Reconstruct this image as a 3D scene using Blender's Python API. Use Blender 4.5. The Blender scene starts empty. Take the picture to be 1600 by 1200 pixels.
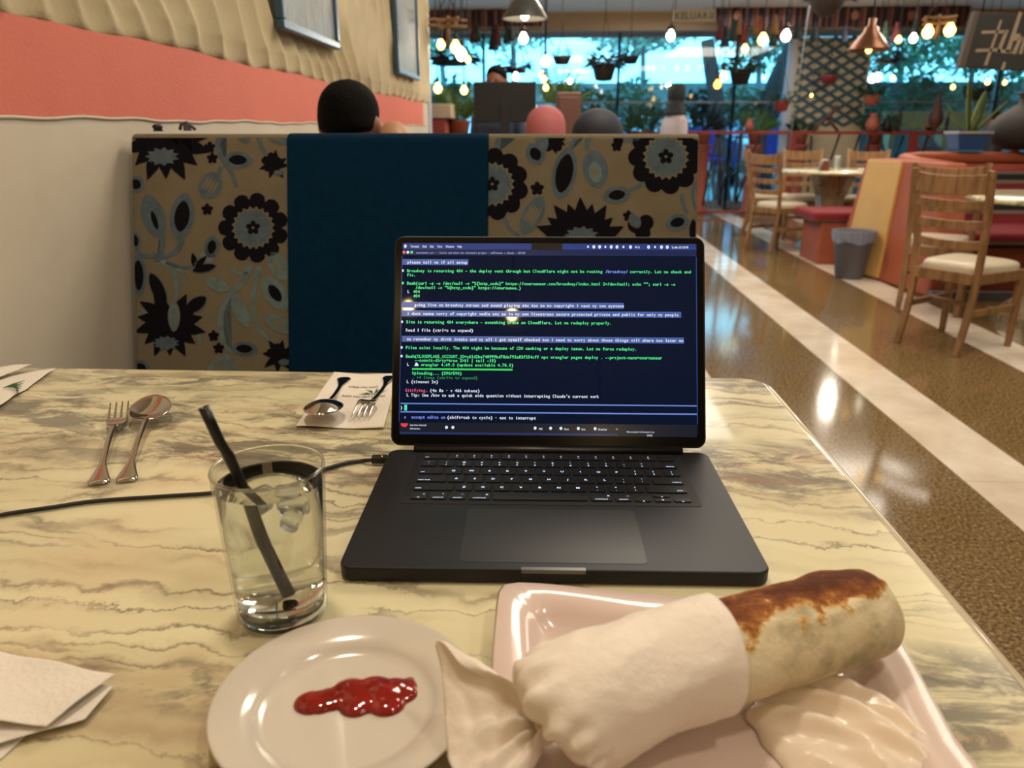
import bpy, bmesh, math, random
import numpy as np
from mathutils import Vector, Matrix
random.seed(7)
PI = math.pi
S = bpy.context.scene
C = S.collection
R = math.radians

# ------------------------------------------------------------------ camera, world, lights, exposure
H = 1.105
VX, VY, FP = 862, 206, 1200.0
PITCH = math.atan((600 - VY) / FP)
YAW = math.atan((VX - 800) / (FP * math.cos(PITCH) + (600 - VY) * math.sin(PITCH)))
cd = bpy.data.cameras.new('camera'); cam = bpy.data.objects.new('camera', cd); C.objects.link(cam)
cd.sensor_width = 36; cd.lens = 27.0; cd.clip_start = 0.02; cd.clip_end = 200
cam.location = (0, 0, H); cam.rotation_euler = (PI / 2 - PITCH, 0, YAW)
cd.dof.use_dof = True; cd.dof.focus_distance = 0.82; cd.dof.aperture_fstop = 7.0
S.camera = cam
S.view_settings.view_transform = 'Standard'; S.view_settings.look = 'None'
S.view_settings.exposure = 0.0; S.view_settings.gamma = 1.0; S.view_settings.use_curve_mapping = False

w = bpy.data.worlds.new('world'); S.world = w; w.use_nodes = True
bg = w.node_tree.nodes['Background']; bg.inputs[0].default_value = (0.17, 0.56, 0.80, 1); bg.inputs[1].default_value = 5.6

def area(loc, size, energy, color, rot=(0, 0, 0), sizey=None, name='overhead_area_light'):  # overhead area lights without modelled fixtures; some are added fill
    l = bpy.data.lights.new(name, 'AREA'); l.size = size; l.energy = energy; l.color = color
    if sizey: l.shape = 'RECTANGLE'; l.size_y = sizey
    o = bpy.data.objects.new(name, l); o.location = loc; o.rotation_euler = rot; C.objects.link(o); return o
area((-0.30, 0.75, 2.58), 0.16, 13, (1.0, 0.87, 0.70))
area((0.75, 0.10, 2.58), 0.16, 8, (1.0, 0.88, 0.74))
area((1.7, -1.0, 2.58), 0.9, 12, (1.0, 0.86, 0.66))
area((0.5, 2.7, 2.58), 0.8, 36, (1.0, 0.88, 0.70))  # added fill: brightens the left wall, misses the booth front
area((2.8, 3.6, 2.58), 1.6, 42, (1.0, 0.88, 0.72))
area((0.6, 6.2, 2.58), 1.6, 46, (1.0, 0.90, 0.76))
area((3.2, 7.6, 2.58), 1.8, 60, (1.0, 0.90, 0.76))
area((2.0, 10.6, 2.58), 2.4, 26, (0.90, 0.93, 1.0), sizey=.8)
for _p, _e in (((0.2, 5.0, 2.1), 20), ((2.6, 5.4, 2.1), 14), ((0.3, 8.6, 2.0), 36), ((3.4, 9.0, 2.0), 28), ((1.2, 0.9, 2.3), 5)):
    _l = bpy.data.lights.new('fill_point_light', 'POINT'); _l.energy = _e; _l.color = (1, .88, .72); _l.shadow_soft_size = .06  # added point fill to lighten the ceiling, not placed at the modelled bulbs
    _o = bpy.data.objects.new('fill_point_light', _l); _o.location = _p; C.objects.link(_o)

# ------------------------------------------------------------------ pixel -> place helpers
_f = Vector((-math.sin(YAW) * math.cos(PITCH), math.cos(YAW) * math.cos(PITCH), -math.sin(PITCH)))
_r = Vector((math.cos(YAW), math.sin(YAW), 0)); _u = _r.cross(_f)
def ray(x, y): return _f + _r * ((x - 800) / FP) + _u * ((600 - y) / FP)
def onz(x, y, z):
    d = ray(x, y); return Vector((0, 0, H)) + d * ((z - H) / d.z)
def at(x, y, Y):
    d = ray(x, y); return Vector((0, 0, H)) + d * (Y / d.y)

# ------------------------------------------------------------------ materials
MATS = {}
def lin(c):
    return tuple((v / 12.92 if v <= .04045 else ((v + .055) / 1.055) ** 2.4) for v in c)
def mat(name, col, rough=0.5, metal=0.0, emit=None, es=1.0, var=0.0, vscale=8.0, bump=0.0, bscale=60.0, **kw):
    """plain principled material with optional colour variation and bump; col in sRGB 0..1"""
    if name in MATS: return MATS[name]
    m = bpy.data.materials.new(name); m.use_nodes = True; nt = m.node_tree; b = nt.nodes['Principled BSDF']
    c = (*lin(col), 1)
    b.inputs['Base Color'].default_value = c; b.inputs['Roughness'].default_value = rough; b.inputs['Metallic'].default_value = metal
    if emit is not None:
        b.inputs['Emission Color'].default_value = (*lin(emit), 1); b.inputs['Emission Strength'].default_value = es
    for k, v in kw.items(): b.inputs[k.replace('_', ' ')].default_value = v
    tc = nt.nodes.new('ShaderNodeTexCoord')
    if var > 0:
        n = nt.nodes.new('ShaderNodeTexNoise'); n.inputs['Scale'].default_value = vscale; n.inputs['Detail'].default_value = 6
        nt.links.new(tc.outputs['Object'], n.inputs['Vector'])
        mx = nt.nodes.new('ShaderNodeMix'); mx.data_type = 'RGBA'
        mx.inputs[6].default_value = (*[v * (1 - var) for v in c[:3]], 1); mx.inputs[7].default_value = (*[min(1, v * (1 + var)) for v in c[:3]], 1)
        cr = nt.nodes.new('ShaderNodeMapRange'); cr.inputs[1].default_value = .3; cr.inputs[2].default_value = .7
        nt.links.new(n.outputs['Fac'], cr.inputs[0]); nt.links.new(cr.outputs[0], mx.inputs[0]); nt.links.new(mx.outputs[2], b.inputs['Base Color'])
    if bump > 0:
        n2 = nt.nodes.new('ShaderNodeTexNoise'); n2.inputs['Scale'].default_value = bscale; n2.inputs['Detail'].default_value = 4
        nt.links.new(tc.outputs['Object'], n2.inputs['Vector'])
        bp = nt.nodes.new('ShaderNodeBump'); bp.inputs['Strength'].default_value = bump; bp.inputs['Distance'].default_value = 0.01
        nt.links.new(n2.outputs['Fac'], bp.inputs['Height']); nt.links.new(bp.outputs[0], b.inputs['Normal'])
    MATS[name] = m; return m

class NT:
    """small node-building helper"""
    def __init__(s, name):
        s.m = bpy.data.materials.new(name); s.m.use_nodes = True; s.nt = s.m.node_tree; s.b = s.nt.nodes['Principled BSDF']; MATS[name] = s.m
        s.tc = s.n('ShaderNodeTexCoord').outputs['Object']
    def n(s, t, **k):
        x = s.nt.nodes.new(t)
        for a, v in k.items(): setattr(x, a, v)
        return x
    def l(s, a, b): s.nt.links.new(a, b)
    def mapping(s, scale=(1, 1, 1), loc=(0, 0, 0), rot=(0, 0, 0), src=None):
        x = s.n('ShaderNodeMapping'); x.inputs['Scale'].default_value = scale; x.inputs['Location'].default_value = loc; x.inputs['Rotation'].default_value = rot
        s.l(src or s.tc, x.inputs['Vector']); return x.outputs[0]
    def noise(s, vec, scale, detail=5, rough=.55, dist=0.0):
        x = s.n('ShaderNodeTexNoise'); x.inputs['Scale'].default_value = scale; x.inputs['Detail'].default_value = detail
        x.inputs['Roughness'].default_value = rough; x.inputs['Distortion'].default_value = dist
        s.l(vec, x.inputs['Vector']); return x.outputs['Fac']
    def math(s, op, a, b=None, clamp=False):
        x = s.n('ShaderNodeMath', operation=op, use_clamp=clamp)
        for i, v in enumerate((a, b)):
            if v is None: continue
            if isinstance(v, (int, float)): x.inputs[i].default_value = v
            else: s.l(v, x.inputs[i])
        return x.outputs[0]
    def ramp(s, fac, stops, interp='LINEAR'):
        x = s.n('ShaderNodeValToRGB'); x.color_ramp.interpolation = interp; e = x.color_ramp.elements
        while len(e) < len(stops): e.new(0.5)
        for el, (p, c) in zip(e, stops):
            el.position = p; el.color = (*lin(c), 1) if not isinstance(c, (int, float)) else (c, c, c, 1)
        s.l(fac, x.inputs[0]); return x.outputs[0]
    def mix(s, fac, a, b, mode='MIX'):
        x = s.n('ShaderNodeMix', data_type='RGBA', blend_type=mode)
        for i, v in ((0, fac), (6, a), (7, b)):
            if isinstance(v, (int, float)): x.inputs[i].default_value = v
            elif isinstance(v, tuple): x.inputs[i].default_value = (*lin(v), 1)
            else: s.l(v, x.inputs[i])
        return x.outputs[2]
    def bump(s, h, strength=.3, dist=.01):
        x = s.n('ShaderNodeBump'); x.inputs['Strength'].default_value = strength; x.inputs['Distance'].default_value = dist
        s.l(h, x.inputs['Height']); s.l(x.outputs[0], s.b.inputs['Normal'])
    def col(s, c): s.l(c, s.b.inputs['Base Color'])
    def set(s, **k):
        for a, v in k.items(): s.b.inputs[a.replace('_', ' ')].default_value = v

def marble(name, sc=1.0):
    t = NT(name)
    wv = t.mapping((2.2 * sc, 2.2 * sc, 2.2 * sc))
    warp = t.noise(wv, 1.6, 3, .5)
    big = t.math('MULTIPLY', t.math('SUBTRACT', warp, .5), 1.3)
    fine = t.math('MULTIPLY', t.math('SUBTRACT', t.noise(t.mapping((9 * sc, 9 * sc, 9 * sc)), 3, 5, .65), .5), .30)
    sx = t.n('ShaderNodeSeparateXYZ'); t.l(t.mapping((sc, sc, sc)), sx.inputs[0])
    yy = t.math('ADD', t.math('MULTIPLY', sx.outputs[1], 6.6), t.math('ADD', big, fine))
    yy = t.math('ADD', yy, t.math('MULTIPLY', sx.outputs[2], 6.6))
    yy = t.math('ADD', yy, t.math('MULTIPLY', sx.outputs[0], .35))
    cb = t.n('ShaderNodeCombineXYZ'); t.l(t.math('MULTIPLY', sx.outputs[0], .8), cb.inputs[0]); t.l(yy, cb.inputs[1])
    n1 = t.noise(cb.outputs[0], 1.15, 3, .55)
    # soft cream / tan body
    body = t.ramp(n1, [(.26, (.70, .62, .50)), (.38, (.80, .75, .60)), (.52, (.86, .83, .68)), (.66, (.85, .81, .66)), (.78, (.74, .68, .56))])
    # thin brown vein lines where the stretched noise crosses levels
    def vein(lv, wd):
        return t.math('SUBTRACT', 1.0, t.math('DIVIDE', t.math('ABSOLUTE', t.math('SUBTRACT', n1, lv)), wd), True)
    v = t.math('ADD', vein(.455, .014), t.math('ADD', vein(.565, .010), vein(.375, .012)), True)
    soft = t.math('ADD', vein(.462, .040), t.math('ADD', vein(.572, .028), vein(.383, .035)), True)
    brk = t.ramp(t.noise(t.mapping((5 * sc, 5 * sc, 5 * sc)), 2, 4, .6), [(.35, .15), (.6, 1.0)])
    v = t.math('MULTIPLY', v, brk)
    soft = t.math('MULTIPLY', t.math('MULTIPLY', soft, soft), t.math('MULTIPLY', brk, .42))
    c = t.mix(soft, body, (.50, .43, .36)); c = t.mix(t.math('MULTIPLY', v, .75), c, (.40, .35, .30))
    # grey feathery clouds, slanted
    cl = t.noise(t.mapping((8 * sc, 20 * sc, 14 * sc), rot=(0, 0, .9)), 1.3, 7, .72, .7)
    band = t.ramp(t.noise(cb.outputs[0], .62, 2, .5), [(.50, 0.0), (.58, 1.0)])
    cm = t.math('MULTIPLY', t.ramp(cl, [(.45, 0.0), (.55, 1.0)]), band)
    c = t.mix(t.math('MULTIPLY', cm, .80), c, (.38, .37, .34))
    rd = t.math('MULTIPLY', t.ramp(t.noise(t.mapping((6 * sc, 22 * sc, 8 * sc)), 1.3, 4, .6), [(.52, 0.0), (.68, 1.0)]), band)
    c = t.mix(t.math('MULTIPLY', rd, .45), c, (.60, .42, .33))
    t.col(c); t.set(Roughness=.20, Coat_Weight=.4, Coat_Roughness=.05)
    return t.m
M_MARBLE = marble('cream_marble')

t = NT('brown_granite')
n = t.noise(t.mapping((1, 1, 1)), 95, 6, .75)
c = t.ramp(n, [(.36, (.20, .16, .11)), (.48, (.41, .33, .21)), (.56, (.52, .43, .28)), (.66, (.70, .61, .43))])
t.col(c); t.set(Roughness=.10); M_GRANITE = t.m
t = NT('white_floor_marble')
n = t.noise(t.mapping((1, 1, 1)), 3, 5, .6)
t.col(t.ramp(n, [(.35, (.80, .74, .66)), (.65, (.90, .86, .80))])); t.set(Roughness=.10); M_FLOORW = t.m

def wood(name, a, b, rough=.45, sc=1):
    t = NT(name); v = t.mapping((22 * sc, 22 * sc, 2.2 * sc)); n = t.noise(v, 1.6, 6, .6, .6)
    t.col(t.ramp(n, [(.32, a), (.68, b)])); t.set(Roughness=rough); return t.m
M_OAK = wood('oak_wood', (.44, .31, .19), (.62, .47, .31))
M_DARKWOOD = wood('dark_wood', (.24, .14, .09), (.38, .24, .15))
M_BENCHWOOD = wood('pale_wood', (.66, .50, .30), (.80, .65, .42))

# ------------------------------------------------------------------ mesh builder
class MB:
    def __init__(s): s.v = []; s.f = []; s.m = []; s.s = []
    def add(s, vs, fs, smooth=False, mi=0):
        o = len(s.v); s.v += [tuple(p) for p in vs]
        for f in fs: s.f.append([i + o for i in f]); s.m.append(mi); s.s.append(smooth)
        return s
    def box(s, c, d, rot=None, mi=0):
        hx, hy, hz = d[0] / 2, d[1] / 2, d[2] / 2; c = Vector(c)
        vs = [Vector((x, y, z)) for z in (-hz, hz) for y in (-hy, hy) for x in (-hx, hx)]
        if rot is not None: vs = [rot @ q for q in vs]
        return s.add([c + q for q in vs], [(0, 2, 3, 1), (4, 5, 7, 6), (0, 1, 5, 4), (2, 6, 7, 3), (0, 4, 6, 2), (1, 3, 7, 5)], mi=mi)
    def b2(s, a, b, mi=0):
        return s.box([(a[i] + b[i]) / 2 for i in range(3)], [abs(b[i] - a[i]) for i in range(3)], mi=mi)
    def hexa(s, bot, top, mi=0):
        return s.add(list(bot) + list(top), [(3, 2, 1, 0), (4, 5, 6, 7), (0, 1, 5, 4), (1, 2, 6, 5), (2, 3, 7, 6), (3, 0, 4, 7)], mi=mi)
    def tube(s, pts, r, n=10, caps=True, mi=0, smooth=True, flat=None):
        pts = [Vector(p) for p in pts]; k = len(pts)
        rr = r if isinstance(r, (list, tuple)) else [r] * k
        vs = []; up = None
        for i, p in enumerate(pts):
            d = (pts[min(i + 1, k - 1)] - pts[max(i - 1, 0)]).normalized()
            if up is None:
                up = Vector((0, 0, 1)) if abs(d.z) < .9 else Vector((0, 1, 0))
            a = d.cross(up).normalized(); b = a.cross(d).normalized(); up = b
            for j in range(n):
                t = 2 * PI * j / n; vs.append(p + (a * math.cos(t) + b * math.sin(t) * (flat or 1)) * rr[i])
        fs = [(i * n + j, i * n + (j + 1) % n, (i + 1) * n + (j + 1) % n, (i + 1) * n + j) for i in range(k - 1) for j in range(n)]
        s.add(vs, fs, smooth, mi)
        if caps:
            o = len(s.v) - k * n
            s.f.append([o + j for j in range(n)][::-1]); s.m.append(mi); s.s.append(False)
            s.f.append([o + (k - 1) * n + j for j in range(n)]); s.m.append(mi); s.s.append(False)
        return s
    def cyl(s, a, b, r, r2=None, n=14, mi=0, caps=True): return s.tube([a, b], [r, r if r2 is None else r2], n, caps, mi)
    def lathe(s, prof, n=32, c=(0, 0, 0), mi=0, smooth=True, ell=(1, 1)):
        vs = [(c[0] + ell[0] * r * math.cos(2 * PI * j / n), c[1] + ell[1] * r * math.sin(2 * PI * j / n), c[2] + z) for r, z in prof for j in range(n)]
        fs = [(i * n + j, i * n + (j + 1) % n, (i + 1) * n + (j + 1) % n, (i + 1) * n + j) for i in range(len(prof) - 1) for j in range(n)]
        return s.add(vs, fs, smooth, mi)
    def ell(s, c, r, nu=20, nv=12, mi=0, fn=None):
        vs = []
        for i in range(nv + 1):
            p = PI * i / nv
            for j in range(nu):
                t = 2 * PI * j / nu; q = Vector((math.sin(p) * math.cos(t), math.sin(p) * math.sin(t), math.cos(p)))
                if fn: q = fn(q)
                vs.append((c[0] + q.x * r[0], c[1] + q.y * r[1], c[2] + q.z * r[2]))
        fs = [(i * nu + j, (i + 1) * nu + j, (i + 1) * nu + (j + 1) % nu, i * nu + (j + 1) % nu) for i in range(nv) for j in range(nu)]
        return s.add(vs, fs, True, mi)
    def grid(s, fn, nu, nv, mi=0, smooth=True):
        vs = [fn(i / nu, j / nv) for j in range(nv + 1) for i in range(nu + 1)]
        fs = [(j * (nu + 1) + i, j * (nu + 1) + i + 1, (j + 1) * (nu + 1) + i + 1, (j + 1) * (nu + 1) + i) for j in range(nv) for i in range(nu)]
        return s.add(vs, fs, smooth, mi)
    def prism(s, poly, T, z0, z1, mi=0):
        """poly: 2-D points; T maps (a,b,h) to a point"""
        n = len(poly)
        s.add([T(a, b, z0) for a, b in poly] + [T(a, b, z1) for a, b in poly],
              [tuple(range(n))[::-1], tuple(range(n, 2 * n))] + [(i, (i + 1) % n, n + (i + 1) % n, n + i) for i in range(n)], mi=mi)
        return s
    def mesh(s, name):
        me = bpy.data.meshes.new(name); me.from_pydata([tuple(q) for q in s.v], [], s.f); me.validate()
        if len(me.polygons) == len(s.f):
            me.polygons.foreach_set('use_smooth', s.s); me.polygons.foreach_set('material_index', s.m)
        else:
            for p in me.polygons: p.use_smooth = True
        return me
    def build(s, name, m, parent=None, bevel=0, seg=2, loc=None, solid=0, fixn=True, sub=0):
        me = s.mesh(name)
        if fixn:
            bm = bmesh.new(); bm.from_mesh(me); bmesh.ops.remove_doubles(bm, verts=bm.verts, dist=1e-6)
            bmesh.ops.recalc_face_normals(bm, faces=bm.faces); bm.to_mesh(me); bm.free()
        for q in (m if isinstance(m, (list, tuple)) else [m]): me.materials.append(q)
        o = bpy.data.objects.new(name, me); C.objects.link(o); o.parent = parent
        if loc: o.location = loc
        if sub:
            q = o.modifiers.new('sub', 'SUBSURF'); q.levels = sub; q.render_levels = sub
        if solid:
            q = o.modifiers.new('solid', 'SOLIDIFY'); q.thickness = solid; q.offset = 0
        if bevel:
            q = o.modifiers.new('bevel', 'BEVEL'); q.width = bevel; q.segments = seg; q.limit_method = 'ANGLE'; q.angle_limit = R(40)
        return o

def tag(o, label=None, cat=None, group=None, kind=None):
    if label: o['label'] = label
    if cat: o['category'] = cat
    if group: o['group'] = group
    if kind: o['kind'] = kind
    return o
def thing(name, label, cat, loc=(0, 0, 0), rz=0, group=None):
    o = bpy.data.objects.new(name, None); o.empty_display_size = .05; C.objects.link(o)
    o.location = loc; o.rotation_euler = (0, 0, rz); return tag(o, label, cat, group)
def copy_tree(o, parent=None):
    c = o.copy(); C.objects.link(c)
    if parent: c.parent = parent
    for ch in o.children: copy_tree(ch, c)
    return c
def baked(o, name=None):
    """freeze the modifiers of an object into its mesh"""
    bpy.context.view_layer.update()
    dg = bpy.context.evaluated_depsgraph_get()
    me = bpy.data.meshes.new_from_object(o.evaluated_get(dg), depsgraph=dg)
    o.modifiers.clear(); o.data = me; return o
def remesh(o, vox, it=6):
    q = o.modifiers.new('r', 'REMESH'); q.mode = 'VOXEL'; q.voxel_size = vox; q.use_smooth_shade = True
    if it:
        q = o.modifiers.new('s', 'SMOOTH'); q.iterations = it; q.factor = .5
    return baked(o)

# glyph meshes from the built-in font
GL = {}
def glyph(ch):
    if ch in GL: return GL[ch]
    cu = bpy.data.curves.new('g', 'FONT'); cu.body = ch; cu.size = 1; cu.resolution_u = 2; cu.offset = .022
    o = bpy.data.objects.new('g', cu); C.objects.link(o); bpy.context.view_layer.update()
    dg = bpy.context.evaluated_depsgraph_get(); me = bpy.data.meshes.new_from_object(o.evaluated_get(dg), depsgraph=dg)
    vs = [tuple(v.co) for v in me.vertices]; fs = [tuple(p.vertices) for p in me.polygons]
    bpy.data.objects.remove(o); bpy.data.curves.remove(cu); bpy.data.meshes.remove(me)
    xs = [v[0] for v in vs] or [0, .3]
    GL[ch] = (vs, fs, min(xs), max(xs)); return GL[ch]
def mono(mb, text, x, y, pitch, h, T, fill=.86, bold=0):
    """fixed-pitch text: x,y = left baseline; h = cap size; T maps (x,y) to a point"""
    for i, ch in enumerate(text):
        if ch == ' ': continue
        vs, fs, a, b = glyph(ch); wd = b - a
        sx = min(pitch * fill / max(wd, .25), h * 1.35)
        cx = x + (i + .5) * pitch
        mb.add([T(cx + (v[0] - (a + b) / 2) * sx, y + v[1] * h) for v in vs], fs)
def prop(mb, text, x, y, h, T, center=False, sx=1.0):
    """proportional text"""
    tot = 0; items = []
    for ch in text:
        if ch == ' ': tot += .3 * h * sx; continue
        vs, fs, a, b = glyph(ch); items.append((ch, tot)); tot += (b - a + .1) * h * sx
    x0 = x - tot / 2 if center else x
    for ch, off in items:
        vs, fs, a, b = glyph(ch); mb.add([T(x0 + off + (v[0] - a) * h * sx, y + v[1] * h) for v in vs], fs)
    return tot
def wob(i, a=1.0):
    return a * (math.sin(i * 12.9898) * 43758.5453 % 1 - .5)
# ================================================================== SETTING
XW = -.875; FAR = 12.0; CEIL = 2.65
M_PLASTER = mat('white_plaster', (.80, .76, .69), .8, var=.05, vscale=5, bump=.08, bscale=30)
M_CORAL = mat('coral_paint', (.84, .45, .38), .75, var=.04, vscale=6, bump=.12, bscale=140)
M_SAND = mat('sand_plaster', (.75, .69, .55), .8, var=.10, vscale=9, bump=.10, bscale=90)
M_CEIL = mat('ceiling_paint', (.90, .87, .84), .8, var=.03, vscale=2)
M_BLACK = mat('black_plastic', (.04, .04, .045), .4)

# floor: granite slabs and white stripes, each piece with recessed joints
fl = MB(); fl.b2((-5, -4, -.12), (9, FAR + .2, -.012)); floor = fl.build('floor', mat('floor_joint', (.22, .17, .12), .7)); tag(floor, kind='structure')
def slab(x0, x1, y0, y1, m, name):
    mb = MB(); mb.b2((x0 + .001, y0 + .001, -.012), (x1 - .001, y1 - .001, 0)); return mb.build(name, m, floor)
stripes = [(-1.25, -.98), (-.36, -.09), (.50, .77), (1.39, 1.66), (2.30, 2.57), (3.2, 3.47), (4.1, 4.37), (5.0, 5.27), (5.9, 6.17)]
for a, b in stripes:
    y = -4.0
    while y < FAR:
        slab(a, b, y, min(FAR, y + 1.6), M_FLOORW, 'stripe_slab'); y += 1.6
gaps = [(-5, -1.25)] + [(stripes[i][1], stripes[i + 1][0]) for i in range(len(stripes) - 1)] + [(6.17, 9)]
for gi, (a, b) in enumerate(gaps):
    y = -4.0 - .3 * (gi % 2)
    while y < FAR:
        slab(a, b, max(y, -4), min(FAR, y + .9), M_GRANITE, 'granite_slab'); y += .9

# left wall: plaster, coral band with wavy edges, sculpted sand relief
wl = MB(); wl.b2((XW - .22, -4, 0), (XW, 5.72, CEIL)); wall_left = wl.build('wall_left', M_PLASTER); tag(wall_left, kind='structure')
def zlow(y): return 1.130 + .0045 * max(0, y - 1.6) + .0025 * math.sin(y * 9) + .0015 * math.sin(y * 31)
def ztop(y): return 1.289 + .003 * math.sin(y * 7 + 1) + .0015 * math.sin(y * 23) + .005 * max(0, (y - 4) / 2)
mb = MB(); N = 260
def bandpt(u, v):
    y = -2 + 7.5 * u; return (XW + .003, y, zlow(y) + v * (ztop(y) - zlow(y)))
mb.grid(bandpt, N, 2); o = mb.build('coral_band', M_CORAL, wall_left, fixn=False)
mb = MB()   # rounded plaster lip under the band
def lip(u, v):
    y = -2 + 7.6 * u; a = PI * v; return (XW + .004 * math.sin(a), y, zlow(y) - .001 - .004 * math.cos(a))
mb.grid(lip, N, 4); mb.build('plaster_lip', M_PLASTER, wall_left, fixn=False)
rng = np.random.default_rng(3); ph = rng.uniform(0, 6.28, 12)
def relief(y, z):
    wy = .085 * math.sin(6.1 * z + ph[0] + 1.3 * y) + .060 * math.sin(3.9 * y + ph[1] + 4.1 * z) + .020 * math.sin(11 * z + 3.3 * y + ph[2]) + .007 * math.sin(23 * z - 9 * y + ph[3])
    p = (y + .50 * (z - 1.3) + wy) / .135 if y < 2.6 else ((2.6 + (y - 2.6) * .72) + .50 * (z - 1.3) + wy) / .135
    f_ = p - math.floor(p); r1 = (f_ / .66) ** 1.7 if f_ < .66 else ((1 - f_) / .34) ** 1.35
    amp = .85 + .22 * math.sin(4.7 * y + 5 * z + ph[6])
    return .004 + (.020 + .006 * min(1, max(0, y - 2) / 2)) * r1 * amp + .004 * math.sin(7 * y + ph[7]) * math.sin(8 * z + ph[8])
mb = MB()
def rel(u, v):
    y = .75 + 4.97 * u; zt = ztop(y); z = zt + v ** 1.3 * (CEIL - zt); e = min(1, v * 12) ** .7 * .85 + .15 * min(1, v * 40)
    return (XW + .002 + relief(y, z) * e, y, z)
mb.grid(rel, 900, 170); mb.build('sand_relief', M_SAND, wall_left, fixn=False)
mb = MB(); mb.b2((XW - .24, 5.72, 0), (XW + .015, 5.80, CEIL)); o = mb.build('trim_1', mat('pale_trim', (.72, .74, .78), .5), bevel=.006); tag(o, kind='structure')

mb = MB(); mb.b2((-5, -4, CEIL), (9, FAR, CEIL + .15)); tag(mb.build('ceiling', M_CEIL), kind='structure')
mb = MB(); mb.b2((-5, -4.2, 0), (9, -4, CEIL)); tag(mb.build('wall_back', mat('beige_wall', (.72, .62, .48), .8)), kind='structure')
mb = MB(); mb.b2((9, -4, 0), (9.2, FAR, CEIL)); tag(mb.build('wall_right', MATS['beige_wall']), kind='structure')
mb = MB(); mb.b2((-5.2, 5.72, 0), (-5, FAR, CEIL)); mb.b2((-5, 5.62, 0), (XW - .24, 5.72, CEIL)); tag(mb.build('wall_corner', MATS['beige_wall']), kind='structure')
# dropped beam over the shop front
mb = MB(); mb.b2((-5, 11.55, 2.42), (9, 11.75, CEIL)); tag(mb.build('trim_2', mat('beam_paint', (.62, .52, .40), .7)), kind='structure')

# shop front: glazed bays with frames
M_FRAME = mat('window_frame_paint', (.42, .46, .50), .4)
t = NT('shop_glass'); nt = t.nt
tr = t.n('ShaderNodeBsdfTransparent'); tr.inputs[0].default_value = (.86, .96, .98, 1)
gl = t.n('ShaderNodeBsdfGlossy'); gl.inputs['Roughness'].default_value = .02
mx = t.n('ShaderNodeMixShader'); mx.inputs[0].default_value = .07
t.l(tr.outputs[0], mx.inputs[1]); t.l(gl.outputs[0], mx.inputs[2]); t.l(mx.outputs[0], nt.nodes['Material Output'].inputs[0])
M_PANE = t.m
bays = [-5, -2.9, -1.0, .95, 2.62, 4.4, 6.3, 9]
for i in range(len(bays) - 1):
    a, b = bays[i], bays[i + 1]
    wn = thing('window_%d' % (i + 1), None, None, ((a + b) / 2, FAR, 0)); tag(wn, kind='structure')
    mb = MB(); hw = (b - a) / 2
    for x in (-hw, hw): mb.b2((x - .02, -.03, 0), (x + .02, .03, CEIL))
    mb.b2((-hw, -.03, 0), (hw, .03, .12)); mb.b2((-hw, -.03, 2.38), (hw, .03, 2.45)); mb.b2((-hw, -.02, 1.50), (hw, .02, 1.525))
    mb.build('window_frame', M_FRAME, wn, bevel=.004)
    mb = MB(); mb.b2((-hw + .02, -.004, .12), (hw - .02, .004, 1.50)); mb.build('pane', M_PANE, wn)
    mb = MB(); mb.b2((-hw + .02, -.004, 1.525), (hw - .02, .004, 2.38)); mb.build('pane', M_PANE, wn)

# outside: pavement, canopy, kerb wall
mb = MB(); mb.b2((-14, FAR + .2, -.12), (22, 40, -.01)); tag(mb.build('terrace_floor', mat('pavement', (.62, .66, .70), .35, var=.1, vscale=1)), kind='structure')
mb = MB(); mb.b2((-8, FAR + .1, 2.92), (14, 14.9, 3.02)); tag(mb.build('canopy_ceiling', mat('canopy_paint', (.70, .78, .90), .6)), kind='structure')
mb = MB(); mb.b2((-8, 14.9, 2.74), (14, 15.05, 3.10)); tag(mb.build('trim_3', mat('fascia_paint', (.60, .66, .64), .6)), kind='structure')

# ================================================================== DINING TABLE
TZ = .75
tab = thing('dining_table', 'rectangular cream veined marble table in the foreground carrying the laptop and plates', 'table', (0, 0, 0))
x0, x1, y0, y1 = XW + .003, .325, -.15, 1.128
mb = MB(); rc = .035
out = []
for (cx, cy, a0) in ((x1 - rc, y1 - rc, 0), (x0 + .005, y1 - .005, 90), (x0 + .005, y0 + .005, 180), (x1 - rc, y0 + rc, 270)):
    rr = rc if cx > 0 else .005
    for k in range(7):
        a = R(a0 + 15 * k); out.append((cx + rr * math.cos(a), cy + rr * math.sin(a)))
mb.prism(out, lambda a, b, h: (a, b, h), TZ - .03, TZ)
mb.build('tabletop', M_MARBLE, tab, bevel=.009, seg=4)
mb = MB()   # clear glossy edging strip along the right and far edge
pts = [(x1 + .004, y0, TZ - .012)] + [(x1 - rc + (rc + .004) * math.cos(R(a)), y1 - rc + (rc + .004) * math.sin(R(a)), TZ - .012) for a in range(0, 91, 15)] + [(x0 + .01, y1 + .004, TZ - .012)]
mb.tube(pts, .0075, 10); mb.build('edge_strip', mat('clear_edging', (.80, .76, .66), .06, Specular_IOR_Level=.9), tab)
mb = MB(); mb.cyl((-.28, .5, .04), (-.28, .5, TZ - .03), .16, .20, 24); mb.cyl((-.28, .5, 0), (-.28, .5, .06), .30, .24, 24); mb.build('pedestal', M_MARBLE, tab, bevel=.01)

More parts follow.
